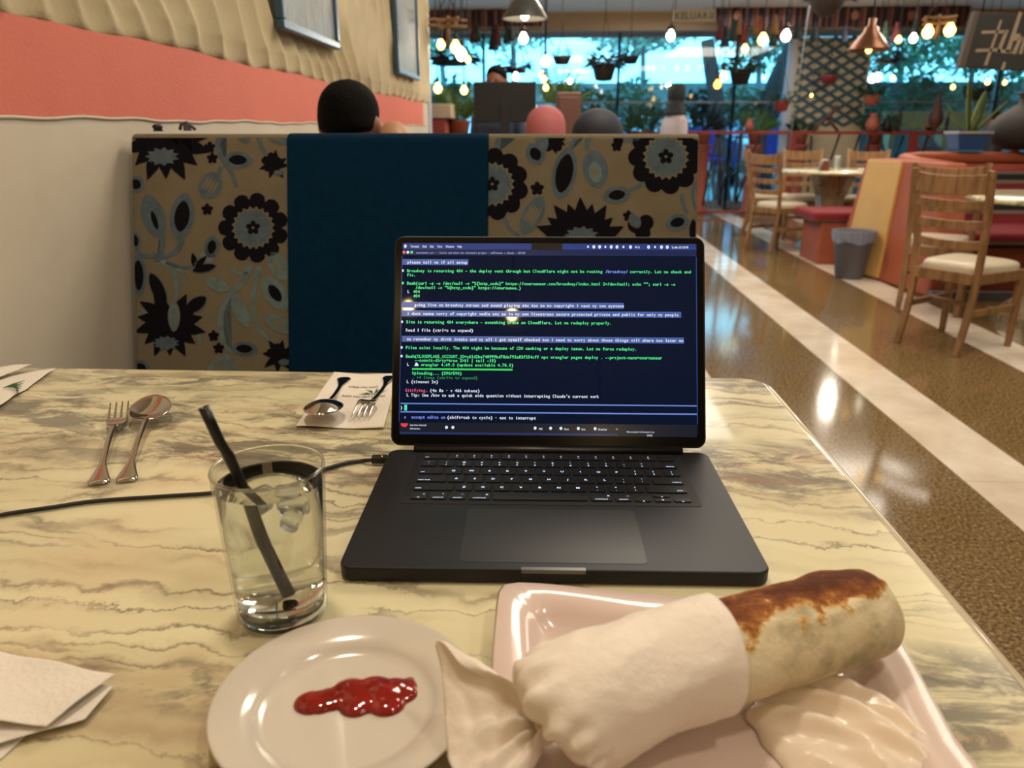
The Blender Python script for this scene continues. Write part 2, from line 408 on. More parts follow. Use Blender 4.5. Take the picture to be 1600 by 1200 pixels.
# ================================================================== LAPTOP
LX, LY = .004, .674
lap = thing('laptop', 'open black laptop showing a dark terminal with green text, on the marble table', 'laptop', (LX, LY, TZ), R(1.4))
M_ALU = mat('space_black_aluminium', (.15, .15, .165), .42, .6)
M_BEZEL = mat('screen_bezel', (.02, .02, .022), .2, Specular_IOR_Level=.2)
W2, D2, DZ = .1778, .1240, .0145
def rrect(hw, hd, r, k=6, cx=0, cy=0):
    o = []
    for sx, sy, a0 in ((1, 1, 0), (-1, 1, 90), (-1, -1, 180), (1, -1, 270)):
        for i in range(k + 1):
            a = R(a0 + 90 * i / k); o.append((cx + sx * (hw - r) + r * math.cos(a), cy + sy * (hd - r) + r * math.sin(a)))
    return o
flat = lambda a, b, h: (a, b, h)
mb = MB(); mb.prism(rrect(W2, D2, .012), flat, .002, DZ); lapbase = mb.build('base', M_ALU, lap, bevel=.0016, seg=3)
for sx in (-1, 1):
    for sy in (-1, 1):
        mb = MB(); mb.cyl((sx * .14, sy * .095, 0), (sx * .14, sy * .095, .002), .008, n=16); mb.build('foot', M_BLACK, lap)
mb = MB(); mb.prism(rrect(.1455, .0605, .004, cy=.0515), flat, DZ, DZ + .0003); mb.build('keyboard_well', mat('key_well', (.012, .012, .016), .6), lap)
M_KEY = mat('key_cap', (.022, .022, .028), .5)
M_LEG = mat('key_legend', (.5, .55, .6), .5, emit=(.70, .80, .92), es=1.6)
P = .01905; u0 = -7.25 * P
KX = [
 [('esc', 1.5)] + [('F%d' % i, 1) for i in range(1, 13)] + [('', 1)],
 [('`', 1)] + [(c, 1) for c in '1234567890-='] + [('delete', 1.5)],
 [('tab', 1.5)] + [(c, 1) for c in 'QWERTYUIOP[]'] + [('\\', 1)],
 [('caps lock', 1.75)] + [(c, 1) for c in "ASDFGHJKL;'"] + [('return', 1.75)],
 [('shift', 2.25)] + [(c, 1) for c in 'ZXCVBNM,./'] + [('shift', 2.25)],
 [('fn', 1), ('control', 1), ('option', 1), ('command', 1.25), ('', 5), ('command', 1.25), ('option', 1)]]
shiftsym = dict(zip('1234567890-=`[]\\;\',./', '!@#$%^&*()_+~{}|:"<>?'))
def key(x, w, y, d, txt, kind='c', extra=None):
    mb = MB(); mb.prism(rrect(w / 2 - .0015, d / 2 - .0015, .0018, 3), flat, 0, .0012)
    k = mb.build('key', M_KEY, lap, loc=(x + w / 2, y, DZ + .0003))
    if not txt: return
    tb = MB(); T = lambda a, b: (a, b, .00125)
    if len(txt) == 1 and txt.isalpha(): prop(tb, txt, 0, -.0017, .0050, T, True)
    elif len(txt) == 1:
        prop(tb, txt, 0, -.0050, .0040, T, True)
        if txt in shiftsym: prop(tb, shiftsym[txt], 0, .0012, .0036, T, True)
    elif kind == 'f': prop(tb, txt, 0, -.0034, .0018, T, True); prop(tb, 'o', 0, .0005, .0034, T, True)
    elif kind == 'l': prop(tb, txt, -w / 2 + .0035, -.0045, .0030, T)
    elif kind == 'r': prop(tb, txt, w / 2 - .0045 - .0014 * len(txt), -.0045, .0030, T)
    else: prop(tb, txt, 0, -.0055, .0029, T, True)
    if extra: prop(tb, extra, w / 2 - .006, .0015, .0036, T)
    tb.build('legend', M_LEG, k, fixn=False)
ky = .1035
for ri, row in enumerate(KX):
    x = u0
    for ci, (t_, w_) in enumerate(row):
        last = ci == len(row) - 1
        kind = 'f' if ri == 0 and ci > 0 else ('l' if ci == 0 and ri < 5 else ('r' if last and ri < 5 else 'c'))
        ex = {'control': '^', 'option': '~', 'command': '#'}.get(t_) if ri == 5 else None
        if ri == 5 and ci == 0: ex = 'o'
        key(x, w_ * P, ky - ri * .0193, .0183, t_, kind, ex); x += w_ * P
ybot = ky - 5 * .0193
key(x, P, ybot - .0045, .0095, '<'); key(x + P, P, ybot - .0045, .0095, 'v'); key(x + P, P, ybot + .0048, .0095, '^'); key(x + 2 * P, P, ybot - .0045, .0095, '>')
mb = MB(); mb.prism(rrect(.0785, .0475, .005, cx=0, cy=-.0655), flat, DZ, DZ + .00025); mb.build('trackpad', mat('trackpad_glass', (.135, .132, .138), .38, .2), lap, bevel=.0001)
mb = MB(); mb.prism(rrect(.0265, .0022, .001, cx=.0, cy=-D2 + .0018), flat, DZ - .0032, DZ + .0003); mb.build('thumb_notch', mat('notch_alu', (.42, .41, .42), .3, .8), lap)
mb = MB(); mb.cyl((-.15, D2 - .003, DZ + .0015), (.15, D2 - .003, DZ + .0015), .0045, n=12); mb.build('hinge', M_BLACK, lap)
# lid
LA = R(22); hy, hz = D2 + .003, DZ
def LT(a, s, h):   # a across, s up the lid, h towards the viewer
    return (a, hy + s * math.sin(LA) - h * math.cos(LA), hz + s * math.cos(LA) + h * math.sin(LA))
mb = MB(); mb.prism(rrect(W2, .1205, .011, cy=.1235), LT, -.0045, 0); lid = mb.build('lid', M_ALU, lap, bevel=.001)
mb = MB(); mb.prism(rrect(W2 - .0018, .1185, .009, cy=.1235), LT, 0, .0004); mb.build('bezel', M_BEZEL, lid)
SW, S0, S1 = .338, .0155, .2360
M_SCR = mat('screen_glass', (.004, .006, .012), .03, emit=(.03, .075, .16), es=1.0, Specular_IOR_Level=.22)
mb = MB(); mb.prism(rrect(SW / 2, (S1 - S0) / 2, .005, cy=(S0 + S1) / 2), LT, .0004, .0005); scr = mb.build('screen', M_SCR, lap)
def sx_(x, y): return ((x - (629 - 5 * (y - 381) / 297)) / (460 + 5 * (y - 381) / 297) - .5) * SW
def sy_(y): return S1 - (y - 381) / 298.5 * (S1 - S0)
TX = lambda a, b: LT(a, b, .00075)
def emat(name, c, s): return mat(name, (.01, .01, .01), .2, emit=c, es=s)
E_G = emat('text_green', (.30, .95, .55), 1.0); E_W = emat('text_white', (.86, .90, .96), 1.0); E_B = emat('text_blue', (.50, .58, .98), 1.0)
E_P = emat('text_pink', (.93, .36, .52), .9); E_D = emat('text_dim', (.15, .55, .33), .9); E_HL = emat('highlight_bar', (.27, .37, .62), 1.0)
E_BAR = emat('menu_bar', (.16, .24, .50), .9); E_LN = emat('prompt_line', (.42, .54, .86), 1.0); E_NOTCH = M_BLACK
def srect(name, xa, ya, xb, yb, m, h=.0006):
    mb = MB(); mb.prism([(sx_(xa, ya), sy_(yb)), (sx_(xb, ya), sy_(yb)), (sx_(xb, ya), sy_(ya)), (sx_(xa, ya), sy_(ya))], LT, .0005, h); return mb.build(name, m, scr)
PIT = 3.525 * SW / 462
CH = 6.6 / 298.5 * (S1 - S0)
def sline(x, y, text, m, pit=None, bul=None):
    if bul:
        b = MB(); cx, cy = sx_(x - 6.5, y), sy_(y); b.add([TX(cx + .0014 * math.cos(k * PI / 4), cy + .0016 * math.sin(k * PI / 4)) for k in range(8)], [tuple(range(8))]); b.build('bullet', bul, scr, fixn=False)
    mb = MB(); mono(mb, text, sx_(x, y), sy_(y) - CH * .36, pit or PIT, CH, TX); return mb.build('text_line', m, scr, fixn=False)
srect('menu_bar', 630, 381.5, 1088, 391, E_BAR); srect('title_bar', 630, 391.2, 1088, 400.5, emat('title_bar', (.09, .15, .33), .8))
srect('camera_notch', 832, 381, 880, 391.5, E_NOTCH, .0009)
mb = MB(); tx = 642
for wd in ('Terminal', 'Shell', 'Edit', 'View', 'Window', 'Help'):
    tx += (prop(mb, wd, sx_(tx, 386), sy_(388.6), CH * .82, TX, sx=.62) / SW * 462) + 5
vs, fs = [], []
mb.add([TX(sx_(634, 386) + .0016 * math.cos(k * PI / 5), sy_(386.5) + .0022 * math.sin(k * PI / 5)) for k in range(10)], [tuple(range(10))])
for i, xx in enumerate((920, 929, 938, 947, 956, 965, 975, 986, 1014, 1024, 1034, 1043)):
    rr_ = .0022 if i % 3 else .0015
    mb.add([TX(sx_(xx, 386) + rr_ * math.cos(k * PI / 4) * .8, sy_(386.5) + rr_ * math.sin(k * PI / 4)) for k in range(8)], [tuple(range(8))])
prop(mb, '81% (4)', sx_(993, 386), sy_(388.4), CH * .7, TX, sx=.5); prop(mb, 'Sat Mar 28 8:58 PM', sx_(1050, 386), sy_(388.6), CH * .78, TX, sx=.55)
tag(mb.build('menu_text', E_W, scr, fixn=False), kind='stuff')
for xx, cc in ((631.8, (.93, .45, .55)), (638, (.92, .90, .80)), (644, (.35, .85, .62))):
    mb = MB(); mb.add([TX(sx_(xx, 396) + .0016 * math.cos(k * PI / 5), sy_(396) + .0018 * math.sin(k * PI / 5)) for k in range(10)], [tuple(range(10))]); mb.build('window_button', emat('btn%d' % xx, cc, 1), scr, fixn=False)
mb = MB(); mono(mb, 'omermuneer.com — · Review and start new adventure project — caffeinate ‹ claude — 132×38', sx_(651, 396), sy_(398.2), 1.95 * SW / 462, CH * .72, TX); mb.build('title_text', emat('title_text', (.55, .66, .88), .9), scr, fixn=False)
def hl(y, xe): srect('highlight_bar', 629, y - 4.6, xe, y + 4.6, E_HL)
hl(411.4, 733); sline(637, 411.4, 'please tell me if all setup', E_W)
sline(636.6, 425, 'Broadway is returning 404 — the deploy went through but Cloudflare might not be routing            correctly. Let me check and', E_G, bul=E_W)
sline(636.6 + 88 * 3.525, 425, '/broadway/', E_B)
sline(636.6, 431.6, 'fix.', E_G)
sline(636.6, 444.6, 'Bash(curl -s -o /dev/null -w "%{http_code}" https://omermuneer.com/broadway/index.html 2>/dev/null; echo ""; curl -s -o', E_G, bul=E_G)
sline(650, 451.4, '/dev/null -w "%{http_code}" https://omermunee…)', E_G)
sline(637.5, 457.8, 'L', E_W); sline(646.5, 457.8, '404', E_G); sline(646.5, 464.6, '404', E_G)
hl(478.6, 975); sline(641, 478.6, '  going live on broadway stream and sound playing etc too so no copyright i want my own systems', E_W)
hl(492, 1064); sline(637, 492, 'i dont wanna worry of copyright media etc as in my own livestream secure protected private and public for only my people', E_W)
sline(635.5, 505.3, 'Site is returning 404 everywhere — something broke on Cloudflare. Let me redeploy properly.', E_G, bul=E_W)
sline(635, 518, 'Read 1 file (ctrl+o to expand)', E_W)
hl(531.8, 1068); sline(636.5, 531.8, 'so remember my dirnk intake and my all i got myself checked too i need to worry about those things will share too later on', E_W)
sline(635, 545.3, 'Files exist locally. The 404 might be because of CDN caching or a deploy issue. Let me force redeploy.', E_G, bul=E_W)
sline(635, 558.7, 'Bash(CLOUDFLARE_ACCOUNT_ID=c61d2ba748999bd78de792a83f254cff npx wrangler pages deploy . --project-name=omermuneer', E_G, bul=E_W)
sline(649, 564.8, '--commit-dirty=true 2>&1 | tail -10)', E_G)
sline(637, 571.4, 'L', E_W); sline(658.5, 571.6, 'wrangler 4.69.0 (update available 4.78.0)', E_G)
mb = MB(); mb.add([TX(sx_(a, b), sy_(b)) for a, b in ((648.5, 574), (655.5, 574), (654, 570), (651, 568))], [(0, 1, 2, 3)]); mb.build('cloud_icon', E_W, scr, fixn=False)
srect('progress_rule', 645, 577.2, 802, 580, emat('rule_green', (.20, .82, .36), 1), .0008)
sline(645, 584.7, 'Uploading... (590/590)', E_G); sline(645, 591.4, '… +4 lines (ctrl+o to expand)', E_D)
sline(636.5, 598, 'L (timeout 2m)', E_W)
sline(634, 611.3, 'Gitifying…', E_P); sline(673, 611.3, '(4m 8s · v 466 tokens)', E_W)
sline(636.5, 618.7, "L Tip: Use /btw to ask a quick side question without interrupting Claude's current work", E_W, 3.43 * SW / 462)
srect('prompt_rule', 627, 631, 1087, 632.8, E_LN, .0008); srect('prompt_rule', 627, 643.6, 1087, 645.6, E_LN, .0008)
sline(626.5, 638, ')', E_W); srect('cursor', 633, 633.8, 637.3, 642.6, emat('cursor_green', (.30, .90, .72), 1), .0008)
sline(632.5, 652.4, '»', E_B); sline(644, 652.4, 'accept edits on', E_B); sline(700, 652.4, '(shift+tab to cycle) · esc to interrupt', E_W)
srect('browser_strip', 626, 661, 1087, 679.5, emat('browser_strip', (.07, .10, .16), .9)); srect('dock_edge', 626, 675.5, 965, 678.5, emat('dock_edge', (.12, .20, .42), .9), .0007)
mb = MB(); mb.add([TX(sx_(633, 665) + .0042 * math.cos(-k * PI / 8), sy_(662.5) + .0042 * math.sin(-k * PI / 8)) for k in range(9)], [tuple(range(9))]); mb.build('channel_icon', emat('icon_red', (.93, .22, .30), 1), scr, fixn=False)
mb = MB()
for (xx, yy, tt) in ((642, 665, 'Sunny Scenes • Relaxing M'), (642, 670.5, '11.6M subscribers'), (843, 669.5, '196K'), (882, 669.5, 'Share'), (909, 669.5, 'Save'), (935, 669.5, 'Download'), (962, 669, '•••'), (979, 672.5, 'Mixes are playlists YouTube makes for you'), (1010, 678, '1:04:52')):
    prop(mb, tt, sx_(xx, yy), sy_(yy + 1), CH * (.50 if len(tt) > 9 else .66), TX, sx=.62)
for xx in (699, 709, 837, 861, 877, 904, 930): mb.add([TX(sx_(xx, 668) + .0018 * math.cos(k * PI / 3), sy_(668) + .0020 * math.sin(k * PI / 3)) for k in range(6)], [tuple(range(6))])
mb.build('browser_text', E_W, scr, fixn=False)
srect('screen_edge_line', 1087.3, 402, 1088.3, 660, emat('edge_line', (.20, .32, .60), .8), .0008); srect('screen_edge_line', 628.8, 402, 629.6, 660, MATS['edge_line'], .0008)
# cable and plug
cab = thing('charging_cable', 'black charging cable running across the table into the laptop, passing behind the glass', 'cable', (0, 0, 0))
cp = [onz(-160, 835, TZ + .003)] + [onz(a, b, TZ + .003) for a, b in ((0, 805), (80, 793), (150, 783), (250, 776), (335, 770), (400, 760), (450, 749), (500, 735), (540, 724), (566, 720))]
cp.append(onz(583, 719, TZ + .006))
def smooth_path(p, k=6):
    out = []
    for i in range(len(p) - 1):
        a, b, c_, d = p[max(i - 1, 0)], p[i], p[i + 1], p[min(i + 2, len(p) - 1)]
        for j in range(k):
            t_ = j / k; out.append(.5 * ((2 * b) + (c_ - a) * t_ + (2 * a - 5 * b + 4 * c_ - d) * t_ ** 2 + (-a + 3 * b - 3 * c_ + d) * t_ ** 3))
    out.append(p[-1]); return out
mb = MB(); mb.tube(smooth_path(cp), .0022, 10); mb.build('cord', mat('cable_rubber', (.09, .09, .10), .45), cab)
e = cp[-1]; mb = MB(); mb.box((e.x + .007, e.y + .001, TZ + .0068), (.017, .010, .0075), Matrix.Rotation(R(3), 3, 'Z')); mb.build('plug', M_BLACK, cab, bevel=.001)
mb = MB(); mb.cyl((e.x + .010, e.y + .001, TZ + .0105), (e.x + .010, e.y + .001, TZ + .0109), .0008, n=8); mb.build('charge_lamp', emat('amber_led', (1, .6, .1), 3), cab)
# ================================================================== GLASS, STRAW
t = NT('clear_glass'); tr = t.n('ShaderNodeBsdfTransparent'); tr.inputs[0].default_value = (.95, .96, .95, 1); gl = t.n('ShaderNodeBsdfGlossy'); gl.inputs['Roughness'].default_value = .02
lw = t.n('ShaderNodeLayerWeight'); lw.inputs[0].default_value = .35; mx = t.n('ShaderNodeMixShader'); t.l(t.math('ADD', t.math('MULTIPLY', t.math('POWER', lw.outputs['Facing'], 2.2), .62), .04), mx.inputs[0]); t.l(tr.outputs[0], mx.inputs[1]); t.l(gl.outputs[0], mx.inputs[2]); t.l(mx.outputs[0], t.nt.nodes['Material Output'].inputs[0]); M_GLASS = t.m
M_BASEG = mat('thick_glass_base', (.97, .98, .97), 0.0, Transmission_Weight=1.0, IOR=1.45)
M_WATER = mat('water', (.97, .98, .96), 0.0, Transmission_Weight=1.0, IOR=1.22)
gb = onz(443, 958, TZ)
gl_ = thing('drinking_glass', 'clear tumbler of iced water with a black straw, behind the round plate', 'glass', gb)
GH, RB, RT = .124, .0335, .0405
def gr(z): return RB + (RT - RB) * z / GH
mb = MB(); prof = [(0, .0005), (RB - .004, .0005), (RB - .001, .002), (gr(.006), .006)] + [(gr(z), z) for z in (.02, .05, .08, .11)] + [(gr(GH) - .0002, GH - .001), (gr(GH) - .0010, GH), (gr(GH) - .0018, GH - .001)] + [(gr(z) - .0019, z) for z in (.11, .08, .05, .025, .018)] + [(RB - .006, .0145), (0, .014)]
mb.lathe(prof, 64); mb.build('tumbler', M_GLASS, gl_)
mb = MB(); mb.lathe([(0, .0012), (RB - .005, .0012), (RB - .0022, .003), (gr(.0135) - .0024, .0132), (0, .0136)], 48); mb.build('thick_base', M_BASEG, gl_)
mb = MB(); mb.tube([((gr(GH) - .001) * math.cos(R(a)), (gr(GH) - .001) * math.sin(R(a)), GH) for a in range(0, 361, 6)], .00125, 8, caps=False); mb.build('rim', M_BASEG, gl_)
WL = .112
mb = MB(); pw = [(0, .01405), (RB - .0062, .01455)] + [(gr(z) - .00195, z) for z in (.018, .025, .05, .08, WL)] + [(gr(WL) - .004, WL - .0008), (0, WL - .0008)]
mb.lathe(pw, 64); mb.build('water', M_WATER, gl_)
M_ICE = mat('ice', (.96, .97, .97), .08, Transmission_Weight=.9, IOR=1.22)
for i, (dx, dy, dz, s_) in enumerate(((.010, .010, .088, .020), (-.012, .012, .084, .017), (.016, -.010, .086, .016))):
    mb = MB(); mb.box((0, 0, 0), (s_, s_ * .8, s_ * .7), Matrix.Rotation(.7 * i + .3, 3, 'Z') @ Matrix.Rotation(.4, 3, 'X')); mb.build('ice_cube', M_ICE, gl_, bevel=.004, seg=3, loc=(dx, dy, dz))
Yg = gb.y
st = thing('drinking_straw', 'bent black plastic straw standing in the water glass', 'straw', gb)
sp = [at(318, 636, Yg - .012) - gb, at(330, 662, Yg - .012) - gb, at(343, 690, Yg - .010) - gb, at(352, 704, Yg - .010) - gb, at(357, 712, Yg - .009) - gb, at(366, 731, Yg - .008) - gb, at(384, 770, Yg - .005) - gb, at(420, 850, Yg + .0) - gb, Vector((.001, .008, .0175))]
mb = MB(); mb.tube(sp, [.0036, .0036, .0036, .0033, .0039, .0036, .0036, .0036, .0036], 14, caps=False); mb.build('straw_tube', mat('straw_black', (.07, .075, .05), .35), st, solid=.0005)

# ================================================================== ROUND PLATE + KETCHUP
M_CER = mat('white_china', (.80, .765, .71), .16, Coat_Weight=.5, Coat_Roughness=.05)
M_CER2 = mat('pinkish_china', (.84, .76, .72), .18, Coat_Weight=.5, Coat_Roughness=.05)
pc = Vector((-.1245, .3935, TZ))
pl = thing('round_plate', 'small round white plate holding a smear of ketchup', 'plate', pc)
prof = [(0, .0035), (.046, .0035), (.050, .003), (.052, .0), (.0545, .0), (.057, .004), (.068, .010), (.0805, .0165), (.0823, .0180), (.0815, .0192), (.0795, .0188), (.066, .0145), (.0590, .0122), (.0565, .0100), (.0530, .0075), (.048, .0066), (0, .0062)]
mb = MB(); mb.lathe(prof, 96); mb.build('dish', M_CER, pl)
kc = onz(556, 1088, TZ + .007)
kt = MB()
def kp(x, y, r, hh):
    r *= 1.38; hh *= .75
    p = onz(x, y, TZ + .0065) - kc; kt.ell((p.x, p.y, 0), (r, r * .92, hh), 18, 12)
for a in ((487, 1099, .0085, .0055), (500, 1098, .0085, .0060), (516, 1094, .0085, .0060), (533, 1090, .0088, .0065), (548, 1082, .0095, .0085), (560, 1088, .0105, .0080), (568, 1096, .0095, .0075), (556, 1104, .0080, .0060), (585, 1080, .0105, .0078), (600, 1090, .0110, .0088), (604, 1101, .0090, .0070), (616, 1080, .0090, .0075), (628, 1084, .0078, .0062), (634, 1074, .0060, .0050), (640, 1064, .0030, .0020)): kp(*a)
k = kt.build('ketchup', mat('ketchup_red', (.50, .08, .045), .09, var=.25, vscale=90, Subsurface_Weight=.15, Subsurface_Radius=(.01, .003, .002), Subsurface_Scale=.3, Coat_Weight=.4), None, loc=(kc.x, kc.y, TZ + .0068))
remesh(k, .0011, 3)
tag(k, 'red ketchup smear in the middle of the round white plate', 'ketchup')

# ================================================================== SQUARE PLATE
sc_ = Vector((.105, .374, TZ))
sq = thing('square_plate', 'large square white plate under the wrapped burrito', 'plate', sc_)
def sqpt(r, th, z, pinch):
    # rounded-square ring with slightly concave sides
    c_, s_ = math.cos(th), math.sin(th); k_ = max(abs(c_), abs(s_)); q = (abs(c_) ** 26 + abs(s_) ** 26) ** (-1 / 26)
    q *= 1 - pinch * (1 - abs(math.sin(2 * th))) ** 1.5
    lift = .006 * abs(math.sin(2 * th)) ** 4 if pinch > .02 else 0
    return (r * q * c_, r * q * s_, z + lift)
mb = MB(); rings = [(0.0, .0045, 0), (.075, .0045, 0), (.080, 0, .0), (.084, 0, .0), (.090, .004, .01), (.138, .0175, .035), (.1405, .019, .035), (.1385, .0205, .035), (.118, .0185, .028), (.112, .0165, .02), (.104, .0085, .012), (.099, .0068, .01), (0.0, .0062, 0)]
NT_ = 128
vs = [sqpt(r_, 2 * PI * j / NT_, z_, p_) for r_, z_, p_ in rings for j in range(NT_)]
mb.add(vs, [(i * NT_ + j, i * NT_ + (j + 1) % NT_, (i + 1) * NT_ + (j + 1) % NT_, (i + 1) * NT_ + j) for i in range(len(rings) - 1) for j in range(NT_)], True)
mb.build('dish', M_CER2, sq)

# ================================================================== BURRITO with its paper wrapper
bo = onz(1000, 1065, TZ)
bur = thing('burrito', 'toasted flour tortilla wrap in twisted white paper, lying across the square plate', 'wrap', (bo.x, bo.y, TZ))
ax = [onz(*q) - Vector((bo.x, bo.y, TZ)) for q in ((950, 1083, .796), (1010, 1061, .797), (1090, 1030, .798), (1180, 1005, .799), (1250, 984, .800), (1310, 968, .800), (1352, 956, .800))]
ax = smooth_path(ax, 12)
def frame(i):
    d = (ax[min(i + 1, len(ax) - 1)] - ax[max(i - 1, 0)]).normalized(); sd = d.cross(Vector((0, 0, 1))).normalized(); return d, sd, sd.cross(d)
from mathutils import noise as mn
n_ = len(ax); mb = MB(); NR = 72; vs = []
for i in range(n_ + 8):
    t_ = min(i, n_ - 1) / (n_ - 1)
    d, sd, up = frame(min(i, n_ - 1)); p = ax[min(i, n_ - 1)]
    rw, rh = .0335, .0300
    rw *= 1 - .10 * max(0, t_ - .75) / .25; rh *= 1 + .05 * math.sin(t_ * 9) - .10 * max(0, t_ - .8) / .2
    if i >= n_:
        q = (i - n_ + 1) / 8; p = p + d * .011 * math.sin(q * PI / 2); s_ = math.cos(q * PI / 2) ** .55; rw *= max(s_, .02); rh *= max(s_ ** 1.2, .02)
    for j in range(NR):
        a = 2 * PI * j / NR; base = p + sd * (math.cos(a) * rw) + up * (math.sin(a) * rh * (.92 if math.sin(a) < 0 else 1))
        ns = mn.noise(base * 38) * .0022 + mn.noise(base * 90) * .0007
        fold = .0018 * math.exp(-((a - 1.15 - .25 * math.sin(t_ * 7)) / .10) ** 2)
        vs.append(base + (base - p).normalized() * (ns + fold))
L_ = n_ + 8
mb.add(vs, [(i * NR + j, i * NR + (j + 1) % NR, (i + 1) * NR + (j + 1) % NR, (i + 1) * NR + j) for i in range(L_ - 1) for j in range(NR)] + [tuple(range(NR))[::-1], tuple(range((L_ - 1) * NR, L_ * NR))], True)
t = NT('toasted_tortilla')
n1 = t.noise(t.mapping((1, 1, 1)), 34, 6, .6, .3); n2 = t.noise(t.mapping((1, 1, 1)), 150, 5, .7)
geo = t.n('ShaderNodeSeparateXYZ'); t.l(t.tc, geo.inputs[0])
# distance from the toasted crest line (up and slightly to the far side)
ang = math.atan2(ax[-1].y - ax[0].y, ax[-1].x - ax[0].x)
off = t.math('ADD', t.math('MULTIPLY', geo.outputs[0], -math.sin(ang)), t.math('MULTIPLY', geo.outputs[1], math.cos(ang)))
a0_ = ax[len(ax) // 2]; oc_ = -math.sin(ang) * a0_.x + math.cos(ang) * a0_.y
offc = t.math('ABSOLUTE', t.math('SUBTRACT', off, oc_ + .003))
core = t.math('SUBTRACT', 1.0, t.math('DIVIDE', offc, .0235))
hz_ = t.math('MULTIPLY', t.math('SUBTRACT', geo.outputs[2], .053), 32)
tf = t.math('ADD', t.math('MINIMUM', core, hz_), t.math('MULTIPLY', t.math('SUBTRACT', n1, .5), 2.6))
tf = t.math('ADD', tf, t.math('MULTIPLY', t.math('SUBTRACT', n2, .5), 1.3))
cc = t.ramp(tf, [(.02, (.80, .73, .58)), (.14, (.78, .62, .36)), (.30, (.62, .40, .20)), (.55, (.48, .27, .12)), (.95, (.33, .17, .08))])
pale = t.ramp(t.noise(t.mapping((1, 1, 1)), 28, 5, .6), [(.35, (.66, .62, .50)), (.5, (.84, .78, .64)), (.7, (.88, .83, .70))])
spots = t.ramp(n2, [(.68, 0.0), (.74, 1.0)])
msk = t.ramp(tf, [(.02, 0.0), (.12, 1.0)])
c = t.mix(msk, pale, cc); c = t.mix(t.math('MULTIPLY', spots, .55), c, (.35, .25, .14))
t.col(c); t.set(Roughness=.7, Specular_IOR_Level=.15); t.bump(t.math('ADD', n1, n2), .5, .003); M_TORT = t.m
mb.build('tortilla', M_TORT, bur)
# paper wrapper
tw = onz(838, 1142, TZ + .034) - Vector((bo.x, bo.y, TZ))
wp = smooth_path([onz(*q) - Vector((bo.x, bo.y, TZ)) for q in ((862, 1136, .785), (880, 1116, .792), (905, 1100, .796), (950, 1083, .797), (1000, 1064, .797), (1055, 1043, .798), (1118, 1024, .799))], 10)
NP = len(wp); mb = MB(); NR = 120; vs = []
for i in range(NP):
    t_ = i / (NP - 1)
    d = (wp[min(i + 1, NP - 1)] - wp[max(i - 1, 0)]).normalized(); sd = d.cross(Vector((0, 0, 1))).normalized(); up = sd.cross(d)
    rr = .0385 * min(1, (.17 + (t_ / .15) ** .6 * .83)) if t_ < .15 else .0385 - .0015 * (t_ - .15)
    rh = rr * .93
    for j in range(NR):
        a = 2 * PI * j / NR
        dd = d * ((.006 * math.cos(a - 2.3)) * max(0, t_ - .4) / .6)        # slanted open edge
        base = wp[i] + dd + sd * (math.cos(a) * rr) + up * (math.sin(a) * rh * (.96 if math.sin(a) < 0 else 1))
        pl_ = max(0, 1 - t_ / .32)
        pleat = pl_ * .0062 * (math.sin(a * 17 + 2 * math.sin(3 * a)) * .7 + math.sin(a * 9 + t_ * 20) * .5) * min(1, rr / .02)
        q3 = base * 15; cr = abs(mn.noise(q3)) * .0060 + abs(mn.noise(base * 33 + Vector((3, 1, 2)))) * .0026 + abs(mn.noise(base * 80)) * .0007
        vs.append(base + (base - wp[i]).normalized() * (pleat - cr + .0022))
mb.add(vs, [(i * NR + j, i * NR + (j + 1) % NR, (i + 1) * NR + (j + 1) % NR, (i + 1) * NR + j) for i in range(NP - 1) for j in range(NR)], True)
M_PAPER = mat('white_wrap_paper', (.90, .85, .79), .6, bump=.12, bscale=180, Subsurface_Weight=.12, Subsurface_Radius=(.01, .008, .006), Subsurface_Scale=.2)
wr = mb.build('paper_wrapper', M_PAPER, bur, solid=.0003); wr['label'] = 'white greaseproof paper round the lower half, twisted shut'
# twisted paper tail fanned out over the round plate
mb = MB(); O = Vector((bo.x, bo.y, TZ)); V0 = wp[0]
rim = [onz(*q) - O for q in ((838, 1118, .786), (800, 1088, .791), (765, 1068, .800), (728, 1044, .810), (682, 1004, .813), (690, 1050, .800), (694, 1100, .789), (697, 1150, .782), (706, 1205, .776), (745, 1225, .777), (790, 1215, .782), (832, 1195, .782), (850, 1170, .778))]
rim = smooth_path(rim, 8)
def tailpt(u, v):
    k_ = u * (len(rim) - 1); i0 = min(int(k_), len(rim) - 2); e_ = rim[i0].lerp(rim[i0 + 1], k_ - i0); p = V0.lerp(e_, .06 + .94 * v)
    cr = .0055 * math.sin(u * 26 + 3 * math.sin(u * 9)) * (1 - v) * v * 3 + .0050 * mn.noise(p * 45) * v + .004 * abs(mn.noise(p * 70))
    return p + Vector((0, 0, cr + .007 * math.sin(PI * v)))
mb.grid(tailpt, 150, 36); tl = mb.build('paper_tail', M_PAPER, bur, solid=.0003); tl['label'] = 'twisted paper end fanned out over the round plate'
mb = MB(); vs = []
tc_ = V0
for i in range(9):
    for j in range(40):
        a = 2 * PI * j / 40; rr = (.0085 - .0025 * math.sin(PI * i / 8)) * (1 + .22 * math.sin(a * 9 + i)); vs.append(V0 + Vector((-.010 + .0026 * i, -.006 + .0012 * i, 0)) + Vector((-.35, .9, 0)) * rr * math.cos(a) + Vector((0, 0, 1)) * rr * math.sin(a))
mb.add(vs, [(i * 40 + j, i * 40 + (j + 1) % 40, (i + 1) * 40 + (j + 1) % 40, (i + 1) * 40 + j) for i in range(8) for j in range(40)], True)
mb.build('paper_twist', M_PAPER, bur, solid=.0003)

